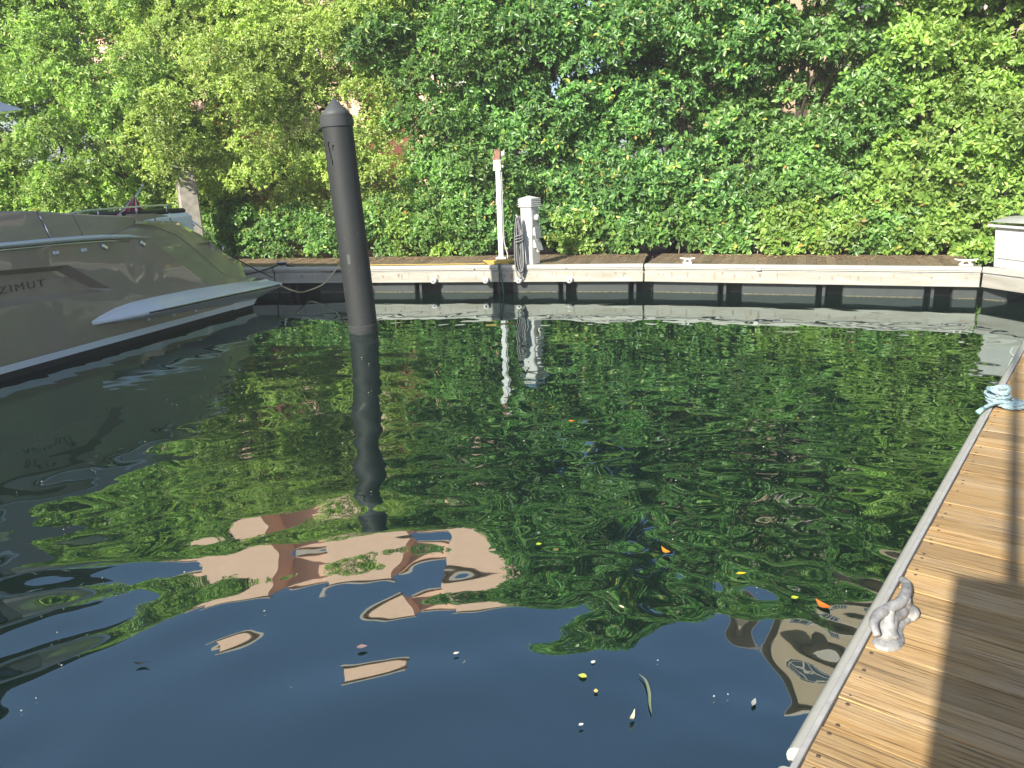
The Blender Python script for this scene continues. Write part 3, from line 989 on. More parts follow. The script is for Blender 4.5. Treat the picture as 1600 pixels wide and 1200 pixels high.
# local: -x face and -y face look towards the water; face A (-y) left/front, face B (+x) right
mb = MB(); mb.box((0, 0, 0.53), (0.235, 0.235, 1.06), bev=0.008); mb.build('cabinet', M_white, t)
lv = MB()
for i in range(4):
    z = 1.005 + i * 0.036
    lv.box((0, 0, z + 0.012), (0.295, 0.295, 0.022), bev=0.005)
    lv.box((0, 0, z + 0.029), (0.265, 0.265, 0.014))
lv.build('louvre', M_white, t)
mb = MB(); h = 0.150
mb.add([(-h, -h, 1.150), (h, -h, 1.150), (h, h, 1.150), (-h, h, 1.150), (0, 0, 1.20)], [(0, 1, 4), (1, 2, 4), (2, 3, 4), (3, 0, 4), (3, 2, 1, 0)]); mb.build('cap', M_white, t)
mb = MB(); mb.box((0.122, 0, 0.80), (0.012, 0.19, 0.27), bev=0.004); mt = mb.build('meter_panel', M_grey, t)
mb = MB(); mb.lathe((0.128, 0.01, 0.82), [(0.055, 0), (0.055, 0.035), (0.045, 0.055), (0.02, 0.06)], 16, M=Matrix.Rotation(R(90), 4, 'Y')); mb.build('meter_dial', M_white, mt)
for z, tilt in ((0.56, 6), (0.34, 20)):
    mb = MB(); mb.box((0.165 + tilt * 0.001, 0, z), (0.012, 0.17, 0.20), bev=0.004, M=Matrix.Rotation(R(-tilt), 4, 'Y')); oc = mb.build('outlet_cover', M_grey, t)
    mb = MB(); mb.box((0.138, 0, z + 0.02), (0.04, 0.13, 0.14), bev=0.006); mb.build('outlet', M_white, oc)
mb = MB(); mb.lathe((0.155, 0, 0.24), [(0.032, 0), (0.032, 0.03), (0.02, 0.045)], 12, M=Matrix.Rotation(R(90), 4, 'Y')); mb.build('plug', M_white, t)
mb = MB(); mb.lathe((0, -0.119, 0.93), [(0.012, 0), (0.012, 0.006)], 8, M=Matrix.Rotation(R(90), 4, 'X')); mb.build('lock', M_grey, t)
mb = MB(); mb.tube([(-0.10, -0.11, 0.83), (-0.15, -0.16, 0.83), (-0.17, -0.18, 0.88)], 0.012, 6); mb.build('hook', M_white, t)

# grey shore cord coil hanging on the pedestal
cc = MB()
cr = random.Random(3)
cx, cy = 0.20, 13.66
for i in range(13):
    w = cr.uniform(0.035, 0.085); top = 1.34 + cr.uniform(-0.05, 0.03); bot = 0.27 + cr.uniform(0, 0.16)
    dx = cr.uniform(-0.02, 0.03); dy = cr.uniform(-0.07, 0.03)
    pts = []
    for k in range(22):
        a_ = 2 * math.pi * k / 22
        sz = math.sin(a_)
        ww = w * (0.55 + 0.6 * (0.5 - 0.5 * sz))
        pts.append((cx + dx + ww * math.cos(a_) + 0.02 * (0.5 - 0.5 * sz), cy + dy - 0.03 * (0.5 - 0.5 * sz) + 0.02 * math.cos(a_ + i), (top + bot) / 2 + (top - bot) / 2 * sz))
    cc.tube(pts, 0.011, 6, closed=True)
for i in range(3):
    pts = [(cx + 0.05, cy - 0.05, 1.12 - 0.05 * i)]
    for k in range(10):
        a_ = math.pi * k / 9
        pts.append((cx + 0.01 + 0.07 * math.cos(a_), cy - 0.09 - 0.01 * math.sin(a_), 1.06 - 0.05 * i - 0.02 * k * 0.3))
    cc.tube(pts, 0.011, 6)
o = cc.build('shore_cord', M_cord); tag(o, 'coiled grey shore cord hanging down the left side of the power pedestal', 'cord')

# yellow rope along the far dock edge
yr = MB()
pts = []
for i in range(40):
    x = -3.0 + 2.55 * i / 39
    p, d, nrm = far_at(x)
    q = p + nrm * (0.17 + 0.012 * math.sin(i * 0.9))
    pts.append((q.x, q.y, 0.512))
yr.tube(pts, 0.010, 6)
for j in range(5):
    pts = []
    for k in range(28):
        a_ = 2 * math.pi * k / 28
        p, d, nrm = far_at(-0.20 + (0.20 + 0.02 * j) * math.cos(a_))
        q = p + nrm * (0.19 + 0.05 * math.sin(a_))
        pts.append((q.x, q.y, 0.513 + 0.012 * j + 0.006 * math.sin(3 * a_ + j)))
    yr.tube(pts, 0.013, 6, closed=True)
for j in range(4):
    pts = []
    for k in range(24):
        a_ = 2 * math.pi * k / 24
        p, d, nrm = far_at(-3.07 + (0.13 + 0.02 * j) * math.cos(a_))
        q = p + nrm * (0.16 + 0.05 * math.sin(2 * a_))
        pts.append((q.x, q.y, 0.535 + 0.014 * j))
    yr.tube(pts, 0.013, 6, closed=True)
o = yr.build('yellow_rope', M_rope_yellow); tag(o, 'yellow rope lying along the far dock edge from wrapped cleat to pedestal', 'rope')

# teal line hanging off the dock into the water
p, d, nrm = far_at(-0.13)
q = p - nrm * 0.05
tr = MB()
tr.tube(smooth_path([(q.x - 0.02, q.y + 0.14, 0.515), (q.x - 0.01, q.y + 0.02, 0.52), (q.x, q.y - 0.01, 0.40), (q.x + 0.03, q.y - 0.01, 0.2), (q.x + 0.05, q.y - 0.04, -0.1)], 5), 0.014, 7)
o = tr.build('hanging_line', M_rope_green); tag(o, 'dark teal line hanging from the far dock into the water left of the pedestal', 'rope')

# ------------------------------------------------------------------ black piling
base = Vector((-2.075, 10.60, -1.2)); topc = Vector((-2.187, 10.60, 2.865))
ax = (topc - Vector((-2.068, 10.6, 0))).normalized()
t = thing('dock_piling', 'leaning black plastic sleeved piling with pointed cap standing in the water', 'piling', (-2.068, 10.60, 0), 0)
ux = (Vector((1, 0, 0)) - ax * ax.x).normalized(); uy = ax.cross(ux)
Mt = Matrix(((ux.x, uy.x, ax.x, 0), (ux.y, uy.y, ax.y, 0), (ux.z, uy.z, ax.z, 0), (0, 0, 0, 1)))
hl = 2.885
# sleeve with two finger-shaped openings: built as a tube whose slot cells are left out
sl = MB()
NS = 64; zs = [-1.2, 0.0, 0.10, 0.3, 1.2, 2.0] + [2.24 + 0.010 * i for i in range(36)] + [2.66, hl - 0.02]
slots = set()
def in_slot(a, z):
    # the long slot leans left towards its top and runs z 2.26..2.57, the short one joins it from the right
    x = a
    w = 0.11
    if 2.27 < z < 2.575:
        cxx = -0.05 - (z - 2.27) / 0.30 * 0.20
        if abs(x - cxx) < w: return True
    if 2.33 < z < 2.53:
        cxx = 0.02 + (z - 2.33) * 0.25
        if abs(x - cxx) < w * 0.8: return True
    return False
ang0 = R(-107)
for zi, z in enumerate(zs):
    for k in range(NS * 2):
        a_ = 2 * math.pi * k / (NS * 2)
        pass
vs = []; fs = []
NK = 128
for z in zs:
    for k in range(NK):
        a_ = 2 * math.pi * k / NK
        vs.append((0.2 * math.cos(a_), 0.2 * math.sin(a_), z))
for i in range(len(zs) - 1):
    for k in range(NK):
        am = 2 * math.pi * (k + 0.5) / NK
        da = (am - ang0 + math.pi) % (2 * math.pi) - math.pi
        if in_slot(da, (zs[i] + zs[i + 1]) / 2):
            continue
        fs.append((i * NK + k, i * NK + (k + 1) % NK, (i + 1) * NK + (k + 1) % NK, (i + 1) * NK + k))
sl.add([Mt @ Vector(v) for v in vs], fs, 0, True)
sl.build('sleeve', M_pile, t)
co = MB(); co.lathe((0, 0, 0), [(0.182, -1.2), (0.182, hl - 0.03)], 32, M=Mt); co.build('core', M_dark, t)
bd = MB(); bd.lathe((0, 0, 0), [(0.2012, 0.03), (0.2018, 0.035), (0.2018, 0.10), (0.2010, 0.12)], 48, M=Mt); bd.build('salt_band', M_scum, t)
cp = MB(); cp.lathe((0, 0, 0), [(0.214, hl - 0.125), (0.217, hl - 0.12), (0.215, hl), (0.216, hl + 0.002)], 64, M=Mt); cp.lathe((0, 0, 0), [(0.217, hl + 0.003), (0.15, hl + 0.078), (0.003, hl + 0.240)], 64, M=Mt); cp.build('cap', M_pilecap, t)
lbm = MB()
for z, w in ((1.55, 0.05), (1.0, 0.07)):
    for k in range(6):
        pass
lbm.add([Mt @ Vector((0.2012 * math.cos(ang0 + 0.0 + 0.05 * k), 0.2012 * math.sin(ang0 + 0.05 * k), 0.98 + 0.13 * j)) for j in (0, 1) for k in range(5)], [(k, k + 1, k + 6, k + 5) for k in range(4)])
lbm.build('faded_patch', M_pilecap, t)
sr = random.Random(21)
sc_mb = MB()
for i_ in range(46):
    a_ = ang0 + sr.uniform(-1.0, 1.5); z_ = sr.choice([sr.uniform(0.1, 2.7), sr.uniform(0.12, 0.9)])
    dz = sr.uniform(0.006, 0.05); da = sr.uniform(0.006, 0.03); sk = sr.uniform(-0.05, 0.05)
    sc_mb.add([Mt @ Vector((0.2009 * math.cos(q_), 0.2009 * math.sin(q_), zz)) for q_, zz in ((a_, z_), (a_ + da, z_ + dz * 0.2), (a_ + da * 0.8 + sk, z_ + dz), (a_ - da * 0.3 + sk, z_ + dz * 0.9))], [(0, 1, 2, 3)])
sc_mb.build('scuff_marks', mat('pale scuffs', (0.11, 0.115, 0.115), 0.8, col2=(0.04, 0.043, 0.044), vscale=30), t, kind='stuff')

# ------------------------------------------------------------------ dock box
t = thing('dock_box', 'white fibreglass dock box with overhanging lid at the right end of the far dock', 'dock box', (7.25, 11.44, 0.5), math.atan2(-0.98, 0.16))
# local x runs towards the viewer along the gusset, local y to the right/back
mb = MB()
Lb, Db = 1.45, 0.72
mb.add([(0.03, 0.03, 0.0), (Lb - 0.03, 0.03, 0), (Lb - 0.03, Db - 0.03, 0), (0.03, Db - 0.03, 0), (0, 0, 0.58), (Lb, 0, 0.58), (Lb, Db, 0.58), (0, Db, 0.58)],
       [(3, 2, 1, 0), (4, 5, 6, 7), (0, 1, 5, 4), (1, 2, 6, 5), (2, 3, 7, 6), (3, 0, 4, 7)])
mb.build('body', M_white, t)
for x0, x1 in ((0.10, 0.64), (0.74, 1.35)):
    mb = MB(); mb.box(((x0 + x1) / 2, 0.008, 0.33), (x1 - x0, 0.03, 0.40), bev=0.012, M=Matrix.Rotation(R(3), 4, 'X')); mb.build('raised_panel', M_white, t)
rows = []
for i in range(9):
    v = -0.06 + (Db + 0.12) * i / 8
    z = 0.655 + 0.075 * math.sin(math.pi * i / 8)
    rows.append([(-0.10, v, z - 0.035), (-0.06, v, z), (Lb / 2, v, z + 0.012), (Lb + 0.06, v, z), (Lb + 0.10, v, z - 0.035)])
mb = MB(); mb.loft(rows, flip=True)
mb.box((Lb / 2, Db / 2, 0.601), (Lb + 0.196, Db + 0.116, 0.036), bev=0.006)
mb.build('lid', M_white, t)
mb = MB(); mb.tube([(-0.02, 0.25, 0.3), (-0.05, 0.25, 0.3), (-0.05, 0.45, 0.3), (-0.02, 0.45, 0.3)], 0.012, 6); mb.build('handle', M_chrome, t)

# ------------------------------------------------------------------ near dock
ND_ANG = math.atan2(0.783, 0.622)
nd = thing('wooden_dock', 'honey coloured plank dock with cream edge rail in the right foreground', 'dock', (0, 0, 0), ND_ANG)
# local x runs along the dock away from the viewer, local -y to the right (inland)
def nd_local(p):
    x, y = p[0], p[1]
    return (x * 0.622 + y * 0.783, -(x * 0.783 - y * 0.622))
EDGE = 0.487          # local y of the inner side of the rail
WD = 2.45
pk = MB(); pk.box((0, 0, 0), (WD, 0.1540, 0.035), bev=0.0010)
pl_me = pk.mesh('plank', M_plank)
x = 2.34 - 0.158 * 34
i = 0
SCR = MB()
while x < 10.9:
    o = link('plank', pl_me, nd)
    yy = EDGE - 0.004 - WD / 2 + rng.uniform(-0.003, 0.002)
    zz = 0.4825 + rng.uniform(-0.0015, 0.0015)
    o.location = (x + 0.079, yy, zz)
    o.rotation_euler = (0, rng.uniform(-0.0008, 0.0008), -math.pi / 2 + (math.pi if rng.random() < 0.5 else 0) + rng.uniform(-0.001, 0.001))
    if x < 7.5:
        for dx in (0.024, 0.134):
            for ys in (EDGE - 0.034, EDGE - 0.70, EDGE - 1.35):
                SCR.lathe((x + dx + rng.uniform(-0.004, 0.004), ys + rng.uniform(-0.008, 0.008), 0.4985), [(0.0065, 0), (0.0065, 0.0022), (0.004, 0.0030)], 8)
    x += 0.158
SCR.build('screw_heads', M_screw, nd, kind='stuff')
mb = MB(); mb.box((4, EDGE - 1.25, 0.42), (15, 2.40, 0.136)); mb.build('frame', M_frame, nd)  # dark slab set high in the plank gaps, standing in for their shade
mb = MB(); mb.box((4, EDGE - 1.3, 0.05), (15, 2.2, 0.55)); mb.build('float', M_float, nd)
mb = MB()
mb.box((4, EDGE + 0.0095, 0.40), (15, 0.017, 0.222), bev=0.002)
mb.build('edge_strip', M_alu, nd)
def bull(x0, x1):
    prof = []
    for k in range(9):
        a_ = math.pi * (k / 8)
        prof.append((0.004 + 0.032 * math.sin(a_), 0.470 + 0.034 * math.cos(a_)))
    prof = [(0.0, 0.506)] + prof + [(0.0, 0.436)]
    m_ = MB()
    rows = []
    ra = [(x0, EDGE + 0.0182 + a_, b_) for a_, b_ in prof]
    rb = [(x1, EDGE + 0.0182 + a_, b_) for a_, b_ in prof]
    m_.loft([ra, rb])
    m_.add(ra, [tuple(range(len(ra)))]); m_.add(rb, [tuple(range(len(rb) - 1, -1, -1))])
    return m_.build('bumper_strip', M_cap, nd)
bull(-3.0, 1.800)
bull(1.885, 4.02)
bull(4.023, 5.43)
bull(5.433, 11.4)
mb = MB(); mb.box((4, EDGE + 0.012, 0.28), (15, 0.03, 0.03)); mb.build('lower_rail', M_cream, nd)

# galvanised cleat on the near dock edge
t = thing('galvanised_cleat', 'worn grey galvanised cleat with curved horns bolted to the near dock edge', 'cleat', (1.33, 2.37, 0.5), 0, 'cleats on the docks')
def L3(x, y, z): return (x - 1.33, y - 2.37, z - 0.5)
hp = smooth_path([L3(1.438, 2.548, 0.580), L3(1.428, 2.500, 0.592), L3(1.402, 2.446, 0.592), L3(1.350, 2.383, 0.588), L3(1.287, 2.343, 0.588), L3(1.232, 2.305, 0.590), L3(1.198, 2.262, 0.586), L3(1.188, 2.213, 0.572)], 5)
nh = len(hp)
mb = MB(); mb.tube(hp, [0.0092 + 0.0108 * math.sin(math.pi * min(1, max(0, 0.06 + 0.9 * i_ / (nh - 1)))) for i_ in range(nh)], 12); mb.build('horn', M_galv, t)
for pa, pb in (((1.375, 2.405), (1.405, 2.425)), ((1.285, 2.335), (1.265, 2.290))):
    mb = MB(); mb.tube(smooth_path([L3(pa[0], pa[1], 0.585), L3((pa[0] + pb[0]) / 2, (pa[1] + pb[1]) / 2, 0.55), L3(pb[0], pb[1], 0.515)], 5), [0.021, 0.020, 0.020, 0.020, 0.021, 0.023, 0.026, 0.029, 0.033, 0.037, 0.042], 12); mb.build('foot', M_galv, t)
mb = MB(); mb.tube(smooth_path([L3(1.392, 2.424, 0.528), L3(1.350, 2.385, 0.545), L3(1.305, 2.350, 0.545), L3(1.268, 2.305, 0.530), L3(1.255, 2.268, 0.512)], 4), [0.020, 0.022, 0.024, 0.025, 0.026, 0.027, 0.027, 0.027, 0.028, 0.029, 0.031, 0.033, 0.034, 0.034, 0.034, 0.034, 0.032], 12); mb.build('web', M_galv, t)
mb = MB()
rows = []
out_ = [(1.235, 2.222), (1.275, 2.228), (1.312, 2.262), (1.335, 2.325), (1.372, 2.372), (1.398, 2.385), (1.418, 2.418), (1.412, 2.452), (1.388, 2.462), (1.360, 2.440), (1.300, 2.395), (1.245, 2.330), (1.205, 2.275), (1.208, 2.238)]
ctr = (1.325, 2.35)
for sc, z in ((1.0, 0.4995), (1.0, 0.507), (0.93, 0.514), (0.6, 0.520), (0.05, 0.524)):
    ring = [L3(ctr[0] + (a_ - ctr[0]) * sc, ctr[1] + (b_ - ctr[1]) * sc, z) for a_, b_ in out_]
    rows.append(ring + [ring[0]])
mb.loft(rows); mb.build('base', M_galv, t)

# cleat under the blue rope
cl2 = horn_cleat(3.235, 4.835, 0.5005, ND_ANG, 'galvanised cleat under the pale blue rope on the near dock edge', M_galv, 0.24, 0.07)
br = MB()
cx, cy = 3.225, 4.825
tx, ty = 0.622, 0.783; mx_, my_ = 0.783, -0.622
def nearpt(al, ac, z): return (cx + tx * al + mx_ * ac, cy + ty * al + my_ * ac, z)
def twisted(mb_, pts, r, pitch=0.045):
    """three strands laid round the path"""
    L_ = sum((Vector(b_) - Vector(a_)).length for a_, b_ in zip(pts, pts[1:]))
    n_ = max(8, int(L_ / 0.008))
    P_ = resample(pts, n_)
    strands = [[], [], []]
    for i_, p_ in enumerate(P_):
        t_ = (P_[min(i_ + 1, n_ - 1)] - P_[max(i_ - 1, 0)]).normalized()
        u_ = t_.cross(Vector((0.13, 0.21, 0.97))); u_.normalize(); w_ = t_.cross(u_)
        for k_ in range(3):
            a_ = 2 * math.pi * (k_ / 3 + (L_ * i_ / (n_ - 1)) / pitch / 3)
            strands[k_].append(p_ + u_ * (r * 0.52 * math.cos(a_)) + w_ * (r * 0.52 * math.sin(a_)))
    for st in strands:
        mb_.tube(st, r * 0.56, 5)
path = []
for k in range(54):
    a_ = 2 * math.pi * k / 18
    tq = k / 54
    path.append(nearpt(0.055 * math.cos(a_) * (1.2 + 0.4 * tq), 0.050 * math.sin(a_) * (1.1 + 0.4 * tq), 0.515 + 0.070 * tq))
for k in range(105):
    a_ = 2 * math.pi * k / 21
    tq = k / 105
    al = (0.105 - 0.04 * tq) * math.sin(a_) - 0.015 + 0.010 * math.sin(7 * tq)
    ac = 0.055 + (0.105 - 0.03 * tq) * math.cos(a_) + 0.010 * math.sin(9 * tq)
    z = 0.514 + 0.045 * max(0, -math.cos(a_)) + 0.028 * tq * (1 + math.cos(a_)) * 0.6
    path.append(nearpt(al, ac, z))
path += smooth_path([nearpt(-0.085, 0.060, 0.545), nearpt(-0.13, 0.015, 0.553), nearpt(-0.20, -0.030, 0.542), nearpt(-0.265, -0.058, 0.528)], 5)
twisted(br, path, 0.0115)
path2 = []
for k in range(50):
    a_ = 2 * math.pi * k / 20
    path2.append(nearpt(0.030 + 0.070 * math.cos(a_), -0.005 + 0.060 * math.sin(a_), 0.590 + 0.010 * math.sin(2 * a_) + 0.0035 * k / 10))
twisted(br, path2, 0.0115)
o = br.build('blue_rope', M_rope_blue); tag(o, 'pale blue rope coiled over a cleat with its end hanging past the edge', 'rope')
hs_ = MB(); hs_.tube([nearpt(-0.245, -0.050, 0.533), nearpt(-0.305, -0.072, 0.518)], [0.015, 0.0165], 10); hs_.build('rope_end', M_rope_teal, o)

# unseen white box added behind the viewpoint to cast shade across the planks
hx, hy = 1.738 - 4.5 * 0.5446, 2.716 - 4.5 * 0.8387
t = thing('shadow_caster', 'added unseen white shadow caster with thin mast standing behind the viewpoint', 'cabinet', (hx, hy, 0.5), math.atan2(-0.37, 0.93))
hz = 4.5 * math.tan(R(SUN_EL))
mb = MB(); mb.box((0.8, -0.35, hz / 2), (1.6, 0.7, hz), bev=0.01); mb.build('body', M_white, t)
mb = MB(); mb.box((0.8, -0.71, hz / 2), (0.8, 0.03, hz * 0.8), bev=0.01); mb.build('caster_panel', M_white, t)
mb = MB(); mb.tube([(0.20, -0.02, hz - 0.02), (0.20, -0.02, hz + 2.6)], 0.030, 8); mb.build('mast', M_alu, t)

# white motorboat added out of view across the near dock to brighten the yacht hull
t = thing('bounce_boat', 'white motorboat added unseen beyond the near dock to bounce light onto the yacht', 'boat', (0, 0, 0), ND_ANG)
def hull_row(x, half, sheer, keel):
    yc = -4.1
    return [(x, yc + half, sheer), (x, yc + half * 0.97, sheer * 0.6), (x, yc + half * 0.85, 0.05), (x, yc, keel), (x, yc - half * 0.85, 0.05), (x, yc - half * 0.97, sheer * 0.6), (x, yc - half, sheer)]
mb = MB()
rows = [hull_row(x, h_, s_, k_) for x, h_, s_, k_ in ((-6, 1.5, 1.25, -0.4), (-2, 1.62, 1.3, -0.5), (2, 1.5, 1.45, -0.5), (4.5, 1.05, 1.65, -0.45), (6.2, 0.45, 1.82, -0.2), (7.0, 0.03, 1.9, 0.3))]
mb.loft(rows)
mb.loft([[r_[0], r_[-1]] for r_ in rows], smooth=False)
mb.add(rows[0], [tuple(range(7))])
mb.build('hull', M_white, t)
mb = MB(); mb.prism([(-4.5, -5.1), (2.6, -5.0), (3.6, -4.1), (2.6, -3.2), (-4.5, -3.1)], 1.25, 2.05); mb.build('cabin', M_white, t)
mb = MB(); mb.prism([(-4.0, -4.98), (2.0, -4.9), (2.7, -4.1), (2.0, -3.3), (-4.0, -3.22)], 2.05, 2.62); mb.build('cabin_window', M_glass, t)
mb = MB(); mb.prism([(-5.2, -5.15), (2.1, -5.0), (2.7, -4.1), (2.1, -3.2), (-5.2, -3.05)], 2.62, 2.76); mb.build('roof', M_white, t)
for yy in (-2.78, -5.42):
    mb = MB(); mb.tube(smooth_path([(-5.5, yy, 1.75), (0, yy, 1.85), (3.0, yy + (0.1 if yy < -4 else -0.1), 2.0), (6.2, -4.1 + (0.35 if yy > -4 else -0.35), 2.45)], 4), 0.018, 6); mb.build('rail', M_chrome, t)

# ------------------------------------------------------------------ yacht
BP = Vector((-5.825, 8.415, 0)); BA = Vector((0.302, 0.953, 0)).normalized()
B_ANG = math.atan2(BA.y, BA.x)
yt = thing('motor_yacht', 'bronze brown motor yacht with white swim platform moored at the left', 'yacht', BP, B_ANG)
def Y(s, n, z): return (s, -n, z)
BEAM = 4.7
def bworld(s, n, z):
    return BP + Vector((BA.x * s + BA.y * n, BA.y * s - BA.x * n, z))

outer = [(-9, 0.165), (4.27, 0.175), (4.72, 0.26), (4.75, 0.49), (4.01, 0.49), (3.64, 0.61), (3.39, 0.81), (2.95, 1.14), (2.70, 1.33), (2.45, 1.46), (0.3, 1.50), (-4, 1.58), (-9, 1.80)]
hole = [(1.21, 1.18), (1.80, 0.80), (1.76, 0.77), (0.19, 0.82), (-1.9, 0.90), (-2.5, 1.08), (-2.2, 1.30), (0.29, 1.23)]
inset = [(1.12, 1.12), (1.58, 0.84), (1.56, 0.83), (0.20, 0.88), (-1.85, 0.96), (-2.3, 1.08), (-2.1, 1.22), (0.28, 1.165)]
mb = MB()
polys = [[Vector((a_, b_, 0)) for a_, b_ in outer], [Vector((a_, b_, 0)) for a_, b_ in hole]]
allp = outer + hole
tris = tessellate_polygon(polys)
vs = [Y(a_, 0, b_) for a_, b_ in allp]
fs = []
for tr_ in tris:
    A_, B_, C_ = [Vector(vs[i_]) for i_ in tr_]
    nrm_ = (B_ - A_).cross(C_ - A_)
    fs.append(tuple(tr_) if nrm_.y < 0 else tuple(tr_)[::-1])
mb.add(vs, fs)
# bow, far side, deck, transom
mb.add([Y(-9, 0, 0.165), Y(-9, 0, 1.8), Y(-14.5, -BEAM / 2, 2.1), Y(-13.2, -BEAM / 2, 0.165), Y(-9, -BEAM, 0.165), Y(-9, -BEAM, 1.8)], [(0, 1, 2, 3), (3, 2, 5, 4)])
mb.add([Y(-9, -BEAM, 0.165), Y(4.72, -BEAM, 0.17), Y(4.75, -BEAM, 0.49), Y(2.7, -BEAM, 1.40), Y(-9, -BEAM, 1.8)], [(0, 1, 2, 3, 4)])
mb.add([Y(4.70, 0, 0.17), Y(4.70, -BEAM, 0.17), Y(4.70, -BEAM, 0.49), Y(4.70, 0, 0.49)], [(0, 1, 2, 3)])
hull = mb.build('hull', M_brown, yt)
mb = MB(); mb.add([Y(-9, -0.15, 1.2), Y(4.2, -0.15, 1.2), Y(4.2, -BEAM + 0.15, 1.2), Y(-9, -BEAM + 0.15, 1.2)], [(0, 1, 2, 3)])
mb.add([Y(4.2, -0.2, 0.45), Y(4.2, -BEAM + 0.2, 0.45), Y(4.2, -BEAM + 0.2, 1.2), Y(4.2, -0.2, 1.2)], [(0, 1, 2, 3)])
mb.build('cockpit_deck', M_yacht_white, yt)
# recess
mb = MB()
n_ = len(hole)
vs = [Y(a_, 0, b_) for a_, b_ in hole] + [Y(a_, -0.11, b_) for a_, b_ in inset]
fs = [(i_, (i_ + 1) % n_, n_ + (i_ + 1) % n_, n_ + i_) for i_ in range(n_)] + [tuple(range(n_, 2 * n_))]
mb.add(vs, fs)
rec = mb.build('side_recess', M_brown, yt)
# lettering in the recess
fc = bpy.data.curves.new('lettering', 'FONT')
fc.body = 'AZIMUT'
fc.size = 0.135
fc.space_character = 1.25
fc.extrude = 0.006
to = bpy.data.objects.new('lettering', fc)
COL.objects.link(to)
dg = bpy.context.evaluated_depsgraph_get()
tm = bpy.data.meshes.new_from_object(to.evaluated_get(dg))
bpy.data.objects.remove(to)
xs2 = [v.co.x for v in tm.vertices]
x0_, x1_ = min(xs2), max(xs2)
sc_ = (0.925 - 0.165) / (x1_ - x0_)
for v in tm.vertices:
    c = v.co.copy()
    ss = 0.165 + (c.x - x0_) * sc_
    v.co = Y(ss, -0.107 + c.z + 0.003, 0.957 + c.y * 0.92 + 0.015 * (ss - 0.5))
tm.materials.clear(); tm.materials.append(mat('pewter lettering', (0.20, 0.185, 0.16), 0.3, metal=0.7))
for p_ in tm.polygons: p_.material_index = 0
tm.update()
link('lettering', tm, rec)
# boot stripe and antifouling
mb = MB()
mb.add([Y(-9, 0.008, 0.085), Y(4.24, 0.008, 0.085), Y(4.27, 0.008, 0.172), Y(-9, 0.008, 0.162), Y(-13.2, -BEAM / 2, 0.16), Y(-13.2, -BEAM / 2, 0.085)], [(0, 1, 2, 3), (0, 3, 4, 5)])
mb.build('boot_stripe', M_yacht_white, yt)
mb = MB()
mb.add([Y(-9, 0.004, -0.5), Y(4.70, 0.004, -0.5), Y(4.76, 0.004, 0.087), Y(-9, 0.004, 0.087)], [(0, 1, 2, 3)])
mb.add([Y(4.70, 0.004, -0.5), Y(4.70, -BEAM, -0.5), Y(4.76, -BEAM, 0.16), Y(4.76, 0.004, 0.16)], [(0, 1, 2, 3)])
mb.add([Y(-9, 0.004, -0.5), Y(-9, 0.004, 0.087), Y(-13.2, -BEAM / 2, 0.087), Y(-12.8, -BEAM / 2, -0.5)], [(0, 1, 2, 3)])
mb.build('antifouling', M_navy, yt)
# wing: fold > ridge > edge
K = 22
fold = resample([Y(2.0, 0, 1.468), Y(2.45, 0, 1.46), Y(2.70, 0, 1.33), Y(2.95, 0, 1.14), Y(3.39, 0, 0.81), Y(3.64, 0, 0.61), Y(4.01, 0, 0.49), Y(4.75, 0, 0.49)], K)
ridge = resample([Y(2.0, -0.005, 1.50), Y(2.3, -0.06, 1.545), Y(2.55, -0.12, 1.585), Y(2.90, -0.12, 1.53), Y(3.34, -0.12, 1.36), Y(3.80, -0.12, 1.03), Y(4.21, -0.12, 0.70), Y(4.40, -0.12, 0.58), Y(4.80, -0.12, 0.53)], K)
edge = resample([Y(2.0, -0.015, 1.507), Y(2.3, -0.16, 1.57)] + [Y(s_, -0.30, z_) for s_, z_ in ((2.60, 1.613), (2.85, 1.60), (3.23, 1.585), (3.58, 1.56), (3.82, 1.43), (4.11, 1.30), (4.40, 1.10), (4.69, 0.90), (4.96, 0.80), (5.04, 0.67), (5.10, 0.50))], K)
ibot = [Vector((p_.x - 0.05, p_.y + 0.10, 0.45)) for p_ in edge]
itop = [Vector((p_.x - 0.02, p_.y + 0.10, p_.z - 0.02)) for p_ in edge]
def midrow(A_, B_, t_, bulge):
    out = []
    for a_, b_ in zip(A_, B_):
        q_ = a_.lerp(b_, t_)
        q_.y -= bulge
        out.append(q_)
    return out
rows = [fold, midrow(fold, ridge, 0.5, 0.012), ridge, midrow(ridge, edge, 0.35, 0.02), midrow(ridge, edge, 0.7, 0.018), edge, itop, ibot]
mb = MB(); mb.loft(rows, flip=False)
wing = mb.build('stern_wing', M_brown, yt)
mir = [[Vector((p_.x, BEAM - p_.y, p_.z)) for p_ in r_] for r_ in rows]
mb = MB(); mb.loft(mir, flip=True); mb.build('stern_wing', M_brown, yt)
mb = MB(); mb.tube([p_ + Vector((0, -0.004, 0.002)) for p_ in ridge], 0.007, 5); mb.build('crease', M_brown, wing)

